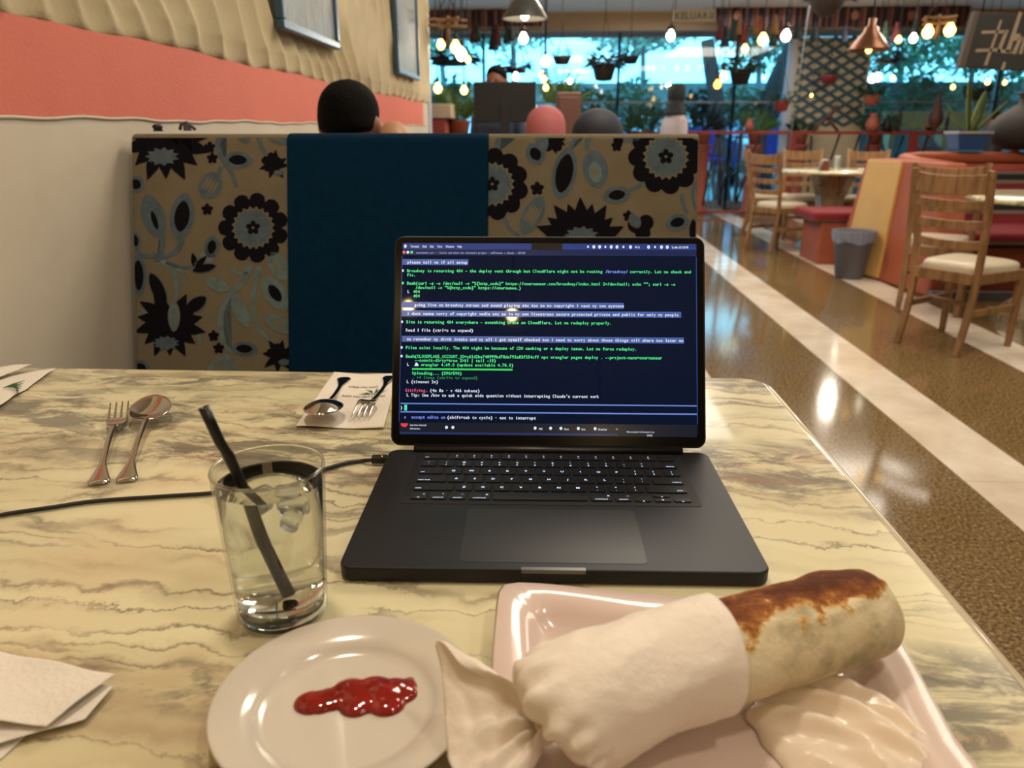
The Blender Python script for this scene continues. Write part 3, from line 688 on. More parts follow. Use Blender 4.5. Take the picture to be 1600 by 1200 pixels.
# mayonnaise mound on the square plate
mc = onz(1312, 1140, TZ + .008)
mb = MB()
rot = R(-28)
def mayo(u, v):
    a = 2 * PI * u; lim = 1 + .06 * math.sin(3 * a + 1) + .04 * math.sin(7 * a + 2) + .025 * math.sin(13 * a)
    x, y = v * lim * math.cos(a), v * lim * math.sin(a)
    yy = y + .25 * x * x * (1 if y > 0 else .4)
    groove = .0055 * math.sin(yy * 13 + 2.2 * x + .8) * max(0, 1 - v ** 3) + .0012 * math.sin(yy * 27 - 3 * x)
    h = .017 * (1 - v ** 2.6) ** .6 if v < 1 else 0
    h += groove * (1 - v ** 4) + .0012 * mn.noise(Vector((x * 4, y * 4, .3)))
    X, Y = x * .056, y * .048
    return (X * math.cos(rot) - Y * math.sin(rot), X * math.sin(rot) + Y * math.cos(rot), h)
mb.grid(mayo, 120, 50)
k = mb.build('mayonnaise', mat('mayonnaise_cream', (.94, .88, .80), .25, Subsurface_Weight=.35, Subsurface_Radius=(.01, .008, .005), Subsurface_Scale=.4, Coat_Weight=.2), None, loc=(mc.x, mc.y, TZ + .0072))
tag(k, 'swirled mound of creamy white sauce on the square plate beside the wrap', 'sauce')

# ================================================================== NAPKINS
M_NAP = mat('napkin_paper', (.88, .85, .80), .85, bump=.25, bscale=260, var=.03, vscale=30)
def sheet(mb, P, z, nu=30, nv=24, amp=.0015, fq=40, curl=0, seed=0):
    """bilinear sheet between four table points with soft waves"""
    a, b, c_, d = [Vector(q) for q in P]
    def fn(u, v):
        p = (a.lerp(b, u)).lerp(d.lerp(c_, u), v)
        w_ = amp * (1.2 * mn.noise(Vector((p.x * fq, p.y * fq, seed))) + 1.0)
        w_ += curl * (max(0, v - .85) / .15) ** 2
        return (p.x, p.y, z + w_)
    mb.grid(fn, nu, nv)
def tp(x, y): q = onz(x, y, TZ + .003); return (q.x, q.y, 0)
nk = thing('paper_napkin', 'crumpled white paper napkin at the near left of the table', 'napkin', (0, 0, 0))
mb = MB(); sheet(mb, (tp(-130, 1000), tp(183, 1070), tp(76, 1150), tp(-150, 1130)), TZ + .0075, 44, 34, .003, 26, seed=2); mb.build('upper_fold', M_NAP, nk, solid=.0004)
mb = MB(); sheet(mb, (tp(-90, 1030), tp(178, 1078), tp(134, 1128), tp(-60, 1185)), TZ + .0030, 40, 30, .0022, 30, seed=5); mb.build('lower_fold', M_NAP, nk, solid=.0004)
mb = MB(); sheet(mb, (tp(-160, 1080), tp(62, 1128), tp(0, 1182), tp(-170, 1220)), TZ + .0005, 40, 30, .0015, 30, seed=8); mb.build('bottom_fold', M_NAP, nk, solid=.0004)

# ================================================================== CUTLERY
M_STEEL = mat('polished_steel', (.80, .78, .75), .10, 1.0)
def cutlery(name, label, p0, p1, head, z0=.002, z1=.018, group=None, flip=1):
    """p0 handle end, p1 head tip (table x,y); z0,z1 heights of the two ends above the table"""
    a, b = Vector((*p0, z0)), Vector((*p1, z1)); L = (b - a).length
    o = thing(name, label, name.split('_')[-1], (a.x, a.y, TZ), 0, group)
    D = (b - a).normalized(); Sd = D.cross(Vector((0, 0, 1))).normalized(); Up = Sd.cross(D)
    def T(x, s_, h): return D * s_ + Sd * x + Up * h + Vector((0, 0, z0))
    hl_ = L * .68
    def hw(q):   # half width along handle
        return .0092 * max(0, 1 - q / .30) ** 1.3 * (1 if q > .02 else .6 + 20 * q) + .0034 + .0012 * max(0, q - .85) / .15
    mb = MB(); ns = 26; vs = []
    for i in range(ns + 1):
        q = i / ns; w_ = hw(q); arch = .004 * math.sin(PI * q) * flip; th = .0012 + .0008 * math.sin(PI * q)
        for j in range(10):
            t_ = 2 * PI * j / 10; vs.append(T(w_ * math.cos(t_), q * hl_, arch + th * math.sin(t_)))
    mb.add(vs, [(i * 10 + j, i * 10 + (j + 1) % 10, (i + 1) * 10 + (j + 1) % 10, (i + 1) * 10 + j) for i in range(ns) for j in range(10)] + [tuple(range(10))[::-1], tuple(range(ns * 10, ns * 10 + 10))], True)
    mb.build('handle', M_STEEL, o)
    bl = L - hl_ + .004; bw = .0250 if head == 'spoon' else .0125
    if head == 'spoon':
        mb = MB()
        def bowl(u, v):
            t_ = 2 * PI * u; yy = -math.cos(t_) ; xx = math.sin(t_)
            w_ = bw * (1 - .12 * yy); return T(v * w_ * xx, hl_ - .004 + bl / 2 + v * yy * bl / 2, flip * (-.009 * (1 - v * v)) + .0005)
        mb.grid(bowl, 40, 10); mb.build('bowl', M_STEEL, o, solid=.0012)
    else:
        hb = bl * .42; mb = MB()
        def palm(u, v):
            q = v; w_ = .0034 + (bw - .0034) * math.sin(q * PI / 2) ** .8; return T((u * 2 - 1) * w_, hl_ - .004 + q * hb, flip * (-.006 * math.sin(q * PI * .7)) + .001 * (u * 2 - 1) ** 2)
        mb.grid(palm, 12, 12); mb.build('fork_head', M_STEEL, o, solid=.0014)
        for k_ in range(4):
            x = (-1 + 2 * k_ / 3) * (bw - .0018); mb = MB(); pts = []
            for i in range(9):
                q = i / 8; pts.append(T(x, hl_ - .005 + hb + q * (bl - hb), flip * (-.0055 + .0075 * q ** 1.5)))
            mb.tube(pts, [.0017 - .0009 * (i / 8) ** 2 for i in range(9)], 8, flat=.55); mb.build('tine', M_STEEL, o)
    return o
def xy(x, y, z): q = onz(x, y, TZ + z); return (q.x, q.y)
cutlery('steel_fork', 'steel fork on the bare marble left of the water glass', xy(154, 757, .002), xy(187, 630, .014), 'fork', .003, .014)
cutlery('steel_spoon', 'steel spoon on the bare marble beside the left fork', xy(197, 753, .002), xy(241, 620, .020), 'spoon', .003, .022)
# far place setting on a printed napkin
fn_ = thing('printed_napkin', 'white napkin printed with a green leaf sprig, behind the laptop on its left', 'napkin', (0, 0, 0))
q = [onz(a, b, TZ + .001) for a, b in ((522, 584), (622, 586), (600, 671), (462, 668))]
Q = [Vector((v.x, v.y, 0)) for v in q]
def napz(p):
    return TZ + .0012 + .0016 * (1 + math.sin(p.x * 60 + p.y * 8)) * .8
mb = MB(); mb.grid(lambda u, v: (lambda p: (p.x, p.y, napz(p)))((Q[0].lerp(Q[1], u)).lerp(Q[3].lerp(Q[2], u), v)), 40, 40); mb.build('paper', M_NAP, fn_, solid=.0004)
M_INK = mat('green_black_ink', (.12, .16, .12), .8); M_LEAFI = mat('leaf_ink', (.22, .38, .22), .8)
def on_nap(u, v):
    p = (Q[0].lerp(Q[1], u)).lerp(Q[3].lerp(Q[2], u), v); return Vector((p.x, p.y, napz(p) + .0009))
mb = MB(); T = lambda a, b: on_nap(1 - a, 1 - b)
prop(mb, 'NATURA PURE SOFT TISSUE', .10, .515, .036, T, sx=1.15); prop(mb, 'finest soft quality', .24, .70, .045, T, sx=1.1); mb.build('print', M_INK, fn_, fixn=False)
mb = MB()
for i in range(12):
    a = R(8 + 15 * i); c0 = (.72 + .012 * (i % 3), .44); l_ = .14 + .05 * (i % 3); pa = [(c0[0], c0[1]), (c0[0] + l_ * .55 * math.cos(a) - .009 * math.sin(a), c0[1] - l_ * .4 * math.sin(a) - .006 * math.cos(a)), (c0[0] + l_ * math.cos(a), c0[1] - l_ * math.sin(a) * .6), (c0[0] + l_ * .55 * math.cos(a) + .009 * math.sin(a), c0[1] - l_ * .4 * math.sin(a) + .006 * math.cos(a))]
    mb.add([on_nap(*p) for p in pa], [(0, 1, 2, 3)])
mb.build('leaf_print', M_LEAFI, fn_, fixn=False)
cutlery('steel_spoon', 'steel spoon resting face down on the printed napkin', xy(538, 590, .004), xy(497, 652, .020), 'spoon', .004, .022, flip=-1)
cutlery('steel_fork', 'steel fork resting tines down on the printed napkin', xy(610, 590, .004), xy(562, 656, .004), 'fork', .006, .009, flip=-1)
# far-left napkin, partly out of frame
fl_ = thing('folded_napkin', 'white printed napkin at the far left edge of the table', 'napkin', (0, 0, 0))
def tq(x, y): q = onz(x, y, TZ + .001); return (q.x, q.y, 0)
mb = MB(); sheet(mb, (tq(-60, 586), tq(52, 578), tq(-10, 602), tq(-110, 606)), TZ + .009, 24, 16, .002, 30, seed=3); mb.build('upper_fold', M_NAP, fl_, solid=.0004)
mb = MB(); sheet(mb, (tq(-90, 610), tq(88, 578), tq(2, 636), tq(-120, 680)), TZ + .002, 30, 20, .002, 30, curl=0, seed=4); mb.build('lower_fold', M_NAP, fl_, solid=.0004)
mb = MB()
for i in range(6):
    a, b = (5 + i * 4, 606 - i * .5), (38 - i * 2, 599 + i * 4 - 4); A, B = onz(*a, TZ + .0078), onz(*b, TZ + .0078)
    mb.tube([A, A.lerp(B, .5) + Vector((0, 0, .0004)), B], [.0005, .0012, .0004], 6)
mb.build('leaf_print', M_LEAFI, fl_)

# ================================================================== BOOTH OPPOSITE
BT, BL = 1.105, R(14)
yT = 1.60
def BP(a, s, h):   # a across (world x), s down from top, h towards the viewer
    return (a, yT - s * math.sin(BL) - h * math.cos(BL), BT - s * math.cos(BL) + h * math.sin(BL))
bx0, bx1 = XW + .022, .290
bth = thing('booth_bench', 'high backed booth seat with floral side panels and plain teal blue centre', 'booth', (0, 0, 0))
def bpx(x, y):   # photo point on the backrest face
    d = ray(x, y); nrm = Vector((0, -math.cos(BL), math.sin(BL))); p0 = Vector((0, yT, BT)); t_ = ((p0 - Vector((0, 0, H))).dot(nrm)) / d.dot(nrm); P_ = Vector((0, 0, H)) + d * t_
    return P_.x, (P_ - p0).dot(Vector((0, -math.sin(BL), -math.cos(BL))))
xa, xb = bpx(450, 300)[0], bpx(763, 300)[0]
M_FAB = mat('beige_velvet', (.44, .405, .325), .9, var=.08, vscale=14, bump=.3, bscale=500, Specular_IOR_Level=.2)
M_TEAL = mat('teal_fabric', (.0, .14, .235), .95, var=.12, vscale=60, bump=.3, bscale=700, Specular_IOR_Level=.12)
M_NAVY = mat('navy_velvet', (.06, .05, .08), .95, Specular_IOR_Level=.12); M_SLATE = mat('slate_velvet', (.28, .34, .37), .9, var=.2, vscale=60); M_SLATE2 = mat('pale_slate_velvet', (.36, .43, .42), .9, var=.2, vscale=60)
M_HALO = mat('brown_outline', (.43, .38, .30), .9)
SL = .72
def panel(name, a, b, h0, h1, m, r=.018):
    mb = MB(); prof = []
    # section in (s,h): back straight, top rounded over
    sec = [(SL, h0), (SL, h1)] + [(r - r * math.sin(R(k)), h1 - r + r * math.cos(R(k))) for k in range(0, 91, 15)] + [(0, h0)]
    n = len(sec); mb.add([BP(a, s_, h_) for s_, h_ in sec] + [BP(b, s_, h_) for s_, h_ in sec], [tuple(range(n)), tuple(range(n, 2 * n))[::-1]] + [(i, n + i, n + (i + 1) % n, (i + 1) % n) for i in range(n)])
    return mb.build(name, m, bth, bevel=.004)
pL = panel('floral_panel', bx0, xa + .01, -.07, 0, M_FAB); pR = panel('floral_panel', xb - .01, bx1, -.07, 0, M_FAB); pM = panel('centre_panel', xa, xb, -.07, .009, M_TEAL, .022)
def motif(par, lo, hi):
    LV = [0]
    def poly(name, pts, m, lv):
        P2 = []
        for x, y in pts:
            a, s_ = bpx(x, y); a = min(max(a, lo), hi); s_ = min(max(s_, .012), SL - .002); P2.append((a, s_))
        # drop duplicates that clamping made
        Q2 = [p for i, p in enumerate(P2) if i == 0 or (abs(p[0] - P2[i - 1][0]) + abs(p[1] - P2[i - 1][1])) > 1e-5]
        if len(Q2) < 3: return
        n = len(Q2); ar = abs(sum(Q2[i][0] * Q2[(i + 1) % n][1] - Q2[(i + 1) % n][0] * Q2[i][1] for i in range(n))) / 2
        if ar < 6e-6: return
        h = .0003 + .00035 * lv
        bm = bmesh.new(); v = [bm.verts.new(BP(a, s_, h)) for a, s_ in Q2]; f = bm.faces.new(v); bmesh.ops.triangulate(bm, faces=[f])
        me = bpy.data.meshes.new(name); bm.to_mesh(me); bm.free(); me.materials.append(m)
        o = bpy.data.objects.new(name, me); C.objects.link(o); o.parent = par
    def flower(cx, cy, r, npet=11, seed=0, jag=False):
        pts = []; N_ = npet * 8
        def outline(k, hal): return [(cx + (r * hal) * (.80 + .20 * (abs(math.sin(npet * PI * i / N_ + seed)) ** .5)) * math.cos(2 * PI * i / N_) * k, cy + (r * hal) * (.80 + .20 * (abs(math.sin(npet * PI * i / N_ + seed)) ** .5)) * math.sin(2 * PI * i / N_) * k) for i in range(N_)]
        poly('flower_outline', outline(1, 1.09), M_HALO, 0); poly('flower_ground', outline(1, 1.05), M_FAB, .5)
        poly('flower', outline(1, 1), M_NAVY, 2)
        poly('flower_ring', [(cx + r * (.55 + (.07 if i % 2 else -.02)) * math.cos(2 * PI * i / 40), cy + r * (.55 + (.07 if i % 2 else -.02)) * math.sin(2 * PI * i / 40)) for i in range(40)], M_FAB, 3)
        poly('flower_ring', [(cx + r * (.50 + (.05 if i % 2 else -.02)) * math.cos(2 * PI * i / 40), cy + r * (.50 + (.05 if i % 2 else -.02)) * math.sin(2 * PI * i / 40)) for i in range(40)], M_SLATE, 4)
        small(cx, cy, r * .21, 5); poly('flower_eye', [(cx + r * .04 * math.cos(i), cy + r * .04 * math.sin(i)) for i in range(6)], M_FAB, 6)
    def small(cx, cy, r, lv=2, n=5, m=None):
        poly('small_flower', [(cx + r * (.62 + .38 * abs(math.sin(n * PI * i / 40))) * math.cos(2 * PI * i / 40 + .3), cy + r * (.62 + .38 * abs(math.sin(n * PI * i / 40))) * math.sin(2 * PI * i / 40 + .3)) for i in range(40)], m or M_NAVY, lv)
    def leaf(cx, cy, L, W, ang, dark=True, m=None, lv=2, stripes=0, core=.62):
        a = R(ang); ca, sa = math.cos(a), math.sin(a)
        def o_(k, kw=1): return [(cx + ca * L / 2 * k * math.cos(t_) - sa * W / 2 * kw * k * math.copysign(abs(math.sin(t_)) ** 1.25, math.sin(t_)), cy + sa * L / 2 * k * math.cos(t_) + ca * W / 2 * kw * k * math.copysign(abs(math.sin(t_)) ** 1.25, math.sin(t_))) for t_ in [2 * PI * i / 24 for i in range(24)]]
        poly('leaf_outline', o_(1.16), M_HALO, lv - 2); poly('leaf_ground', o_(1.09), M_FAB, lv - 1.5); poly('leaf', o_(1), m or M_SLATE, lv)
        if dark: poly('leaf_heart', o_(core, .95), M_NAVY, lv + 1)
        for k in range(stripes):
            q = (k - (stripes - 1) / 2) / stripes; c_ = (cx - sa * W * .62 * q, cy + ca * W * .62 * q)
            poly('leaf_stripe', [(c_[0] + ca * L * .24 * math.cos(t_) - sa * W * .07 * math.sin(t_), c_[1] + sa * L * .24 * math.cos(t_) + ca * W * .07 * math.sin(t_)) for t_ in [2 * PI * i / 10 for i in range(10)]], M_FAB, lv + 1)
    def stem(pts, w_, m=None, lv=1.2):
        p = smooth_path([Vector((a, b, 0)) for a, b in pts], 6); l, r_ = [], []
        for i, c_ in enumerate(p):
            d = (p[min(i + 1, len(p) - 1)] - p[max(i - 1, 0)]).normalized(); nn = Vector((-d.y, d.x, 0)); ww = w_ * (1 - .4 * i / len(p)) / 2
            l.append((c_.x + nn.x * ww, c_.y + nn.y * ww)); r_.append((c_.x - nn.x * ww, c_.y - nn.y * ww))
        for i in range(len(p) - 1): pass
        poly('stem', l + r_[::-1], m or M_SLATE, lv)
    def lotus(cx, cy, r, a0, a1, n=7, patch=True, pa=None):
        for k in range(n):
            a = a0 + (a1 - a0) * k / (n - 1); ra = R(a); L = r * (1 + .12 * (k % 2)); W = r * .44; c_, s_ = math.cos(ra), math.sin(ra)
            pts = [(cx, cy)]
            for t_ in (.15, .35, .55, .75, .9, 1.0): pts.append((cx + c_ * L * t_ - s_ * W / 2 * math.sin(PI * t_ ** .8) * 1.1, cy + s_ * L * t_ + c_ * W / 2 * math.sin(PI * t_ ** .8) * 1.1))
            for t_ in (.9, .75, .55, .35, .15): pts.append((cx + c_ * L * t_ + s_ * W / 2 * math.sin(PI * t_ ** .8) * .8, cy + s_ * L * t_ - c_ * W / 2 * math.sin(PI * t_ ** .8) * .8))
            poly('petal', pts, M_NAVY, 2 + .08 * k)
        if patch:
            px_, py_ = pa or (cx, cy); N_ = 22
            poly('petal_patch', [(px_ + r * (.36 if i % 2 else .26) * 1.15 * math.cos(2 * PI * i / N_), py_ + r * (.36 if i % 2 else .26) * .62 * math.sin(2 * PI * i / N_)) for i in range(N_)], M_SLATE, 3.4)
    return poly, flower, small, leaf, stem, lotus
cL = lambda x, y: (200 + x / 2.5, 120 + y / 2.5)
poly, flower, small, leaf, stem, lotus = motif(pL, bx0 + .002, xa)
lotus(*cL(150, 235), 66, -5, 185, 9, True, cL(135, 312))
lotus(*cL(215, 205), 38, 20, 120, 3, False)
stem([cL(262, 215), cL(255, 260), cL(270, 300)], 8)
small(*cL(320, 275), 9); small(*cL(330, 318), 9); small(*cL(310, 518), 9.5); small(*cL(335, 1012), 9); small(*cL(355, 1060), 9)
leaf(*cL(430, 325), 46, 26, 2); leaf(*cL(322, 425), 46, 36, -60, False, stripes=4); leaf(*cL(450, 225), 30, 20, 60, False, stripes=2); leaf(*cL(590, 235), 40, 22, 15, False, stripes=3)
stem([cL(375, 205), cL(350, 260), cL(368, 320), cL(400, 370), cL(425, 430)], 9); stem([cL(365, 350), cL(350, 390), cL(330, 410)], 7)
stem([cL(510, 215), cL(520, 270), cL(545, 310)], 8); lotus(*cL(572, 345), 22, 0, 330, 7, True, cL(590, 375)); small(*cL(560, 335), 16)
flower(*cL(490, 590), 55, 11)
leaf(*cL(100, 545), 70, 36, 72, False); leaf(*cL(105, 560), 34, 10, 72, True, core=.9, lv=3); leaf(*cL(212, 545), 74, 38, -82, True, core=.66)
stem([cL(135, 620), cL(135, 660), cL(120, 695), cL(60, 700), cL(35, 680)], 9); stem([cL(215, 630), cL(190, 680), cL(140, 705), cL(100, 715)], 9)
stem([cL(130, 715), cL(180, 760), cL(190, 830), cL(180, 890)], 8, M_SLATE2); stem([cL(150, 725), cL(210, 745), cL(260, 740)], 6); stem([cL(180, 740), cL(220, 770), cL(215, 810)], 6, M_SLATE2)
lotus(*cL(262, 745), 24, -100, 10, 3, False); leaf(*cL(300, 715), 44, 22, -50, False, M_SLATE2); leaf(*cL(328, 665), 36, 24, -80, True, core=.6); leaf(*cL(298, 748), 40, 14, -12, True, core=.9)
leaf(*cL(42, 775), 68, 24, 88, True, core=.7); leaf(*cL(32, 420), 28, 26, 30, True); leaf(*cL(30, 640), 30, 16, 80, True)
lotus(*cL(165, 960), 52, -60, 240, 13, True, cL(150, 1040)); leaf(*cL(118, 830), 58, 22, 65, True, core=.93); leaf(*cL(265, 890), 42, 22, -35, True, core=.93); leaf(*cL(180, 935), 42, 17, 90, False, M_SLATE2, lv=4.5)
leaf(*cL(85, 915), 30, 14, -25, False, M_SLATE2); stem([cL(235, 940), cL(270, 990), cL(285, 1045)], 8, M_SLATE2); leaf(*cL(50, 1135), 30, 22, 20, True)
stem([cL(478, 730), cL(450, 800), cL(385, 870), cL(362, 950), cL(375, 1040), cL(410, 1080)], 10, M_SLATE2)
stem([cL(515, 740), cL(490, 850), cL(500, 960), cL(560, 1040)], 9, M_SLATE2); stem([cL(410, 745), cL(430, 768), cL(470, 765)], 7, M_SLATE2)
leaf(*cL(350, 812), 40, 20, 22, False, M_SLATE2); leaf(*cL(440, 915), 56, 22, 65, False, M_SLATE2); leaf(*cL(575, 845), 62, 34, 55, True, M_SLATE2, core=.5); leaf(*cL(590, 740), 50, 30, 60, False, M_SLATE2, stripes=2); leaf(*cL(590, 965), 50, 24, 30, False, M_SLATE2, stripes=3)
leaf(*cL(455, 1062), 42, 22, 4); lotus(*cL(590, 1090), 26, 0, 330, 8, True, cL(612, 1115)); small(*cL(585, 1085), 18); leaf(*cL(360, 1130), 44, 26, -30, False, M_SLATE2, stripes=3); stem([cL(385, 1085), cL(400, 1120), cL(440, 1150)], 9, M_SLATE2)
cR = lambda x, y: (750 + x / 4.444, 190 + y / 4.444)
poly, flower, small, leaf, stem, lotus = motif(pR, xb, bx1 - .003)
flower(*cR(85, 435), 57, 11, .3); flower(*cR(1290, 245), 59, 11, .1)
stem([cR(120, 200), cR(130, 120), cR(185, 85), cR(240, 115)], 9); lotus(*cR(500, 110), 24, -60, 120, 5, False); small(*cR(505, 130), 20); leaf(*cR(430, 130), 38, 20, 80, False, lv=3); leaf(*cR(385, 225), 36, 30, 60, True, core=.6)
stem([cR(730, 85), cR(660, 120), cR(620, 200)], 8); leaf(*cR(585, 360), 84, 38, -78, True, core=.74); stem([cR(760, 80), cR(745, 140), cR(745, 200)], 9); leaf(*cR(800, 330), 60, 40, 80, False); leaf(*cR(800, 350), 34, 20, 80, False, M_SLATE2, lv=3, stripes=3)
leaf(*cR(950, 510), 44, 27, -8, True, core=.6); stem([cR(1040, 475), cR(1100, 450), cR(1140, 410)], 6); small(*cR(397, 465), 11); small(*cR(960, 110), 11); small(*cR(950, 170), 9); leaf(*cR(1060, 110), 32, 14, -12, False)
leaf(*cR(365, 650), 66, 32, -62, False, stripes=4); stem([cR(170, 660), cR(200, 740), cR(270, 790)], 7); lotus(*cR(695, 850), 66, -175, -5, 11, True, cR(705, 790)); small(*cR(1030, 655), 9); small(*cR(1120, 730), 22, n=3); leaf(*cR(1075, 690), 22, 16, 60, False, lv=4)
leaf(*cR(1370, 700), 38, 26, -15, True, core=.6); stem([cR(1400, 500), cR(1410, 570), cR(1440, 640)], 7); leaf(*cR(1480, 760), 40, 14, 90, True, core=.9); stem([cR(1490, 420), cR(1475, 520), cR(1500, 620)], 6)
# plinth, seat and end
mb = MB(); mb.b2((bx0, 1.13, 0), (bx1, 1.62, .36)); mb.build('base', M_DARKWOOD, bth, bevel=.01)
mb = MB(); mb.b2((bx0, 1.10, .36), (bx1, 1.52, .455)); mb.build('seat', M_TEAL, bth, bevel=.025, seg=4)
mb = MB(); mb.hexa([(bx0, 1.56, .36), (bx1, 1.56, .36), (bx1, 1.665, .36), (bx0, 1.665, .36)], [(bx0, 1.64, 1.09), (bx1, 1.64, 1.09), (bx1, 1.68, 1.09), (bx0, 1.68, 1.09)]); mb.build('back_shell', M_TEAL, bth, bevel=.01)
# little dark clips on top of the booth edge by the wall
for i, (x, y, lb_) in enumerate(((245, 203, 'small dark knob on the booth top nearest the wall'), (291, 200, 'small grey clip on the booth top above the floral panel'))):
    p = at(x, y, 1.61); o = thing('booth_clip', lb_, 'clip', (p.x, 1.615, BT + .001)); mb = MB()
    if i == 0: mb.lathe([(0, 0), (.010, 0), (.008, .004), (.011, .009), (.006, .014), (0, .014)], 14)
    else: mb.tube([(-.016, 0, .003), (-.012, 0, .014), (0, 0, .017), (.010, 0, .010), (.016, 0, .003)], .0035, 8); mb.box((0, 0, .007), (.014, .008, .012))
    mb.build('clip_body', M_BLACK if i == 0 else mat('grey_clip', (.30, .30, .33), .4), o)
# ================================================================== WALL PICTURES
t = NT('mosaic_picture')
n1 = t.noise(t.mapping((1, 42, 3)), 2.2, 5, .65, .6); n2 = t.noise(t.mapping((1, 6, 9)), 2, 3, .5)
c = t.ramp(n1, [(.34, (.26, .17, .15)), (.43, (.55, .42, .34)), (.49, (.28, .40, .45)), (.55, (.62, .60, .48)), (.64, (.24, .30, .38))])
c = t.mix(t.ramp(n2, [(.4, 0.0), (.65, .45)]), c, (.36, .50, .58)); t.col(c); t.set(Roughness=.45); t.bump(n1, .3, .01); M_MOS = t.m
M_PFR = mat('blue_grey_frame', (.24, .34, .42), .3, .4)
for i, (ya, yb, zl, lb) in enumerate(((2.53, 3.19, 1.405, 'blue framed mosaic picture hanging nearer on the sand relief wall'), (4.40, 5.09, 1.405, 'blue framed mosaic picture hanging at the far end of the relief wall'))):
    o = thing('wall_picture', lb, 'picture', (XW + .035, (ya + yb) / 2, zl)); hw = (yb - ya) / 2; hh = .95
    for a, b in (((-.01, -hw, 0), (.02, hw, .028)), ((-.01, -hw, hh - .028), (.02, hw, hh)), ((-.01, -hw, .028), (.02, -hw + .028, hh - .028)), ((-.01, hw - .028, .028), (.02, hw, hh - .028))):
        mb = MB(); mb.b2(a, b); mb.build('frame', M_PFR, o, bevel=.005)
    mb = MB(); mb.b2((-.008, -hw + .028, .028), (.008, hw - .028, hh - .028)); mb.build('mosaic', M_MOS, o)

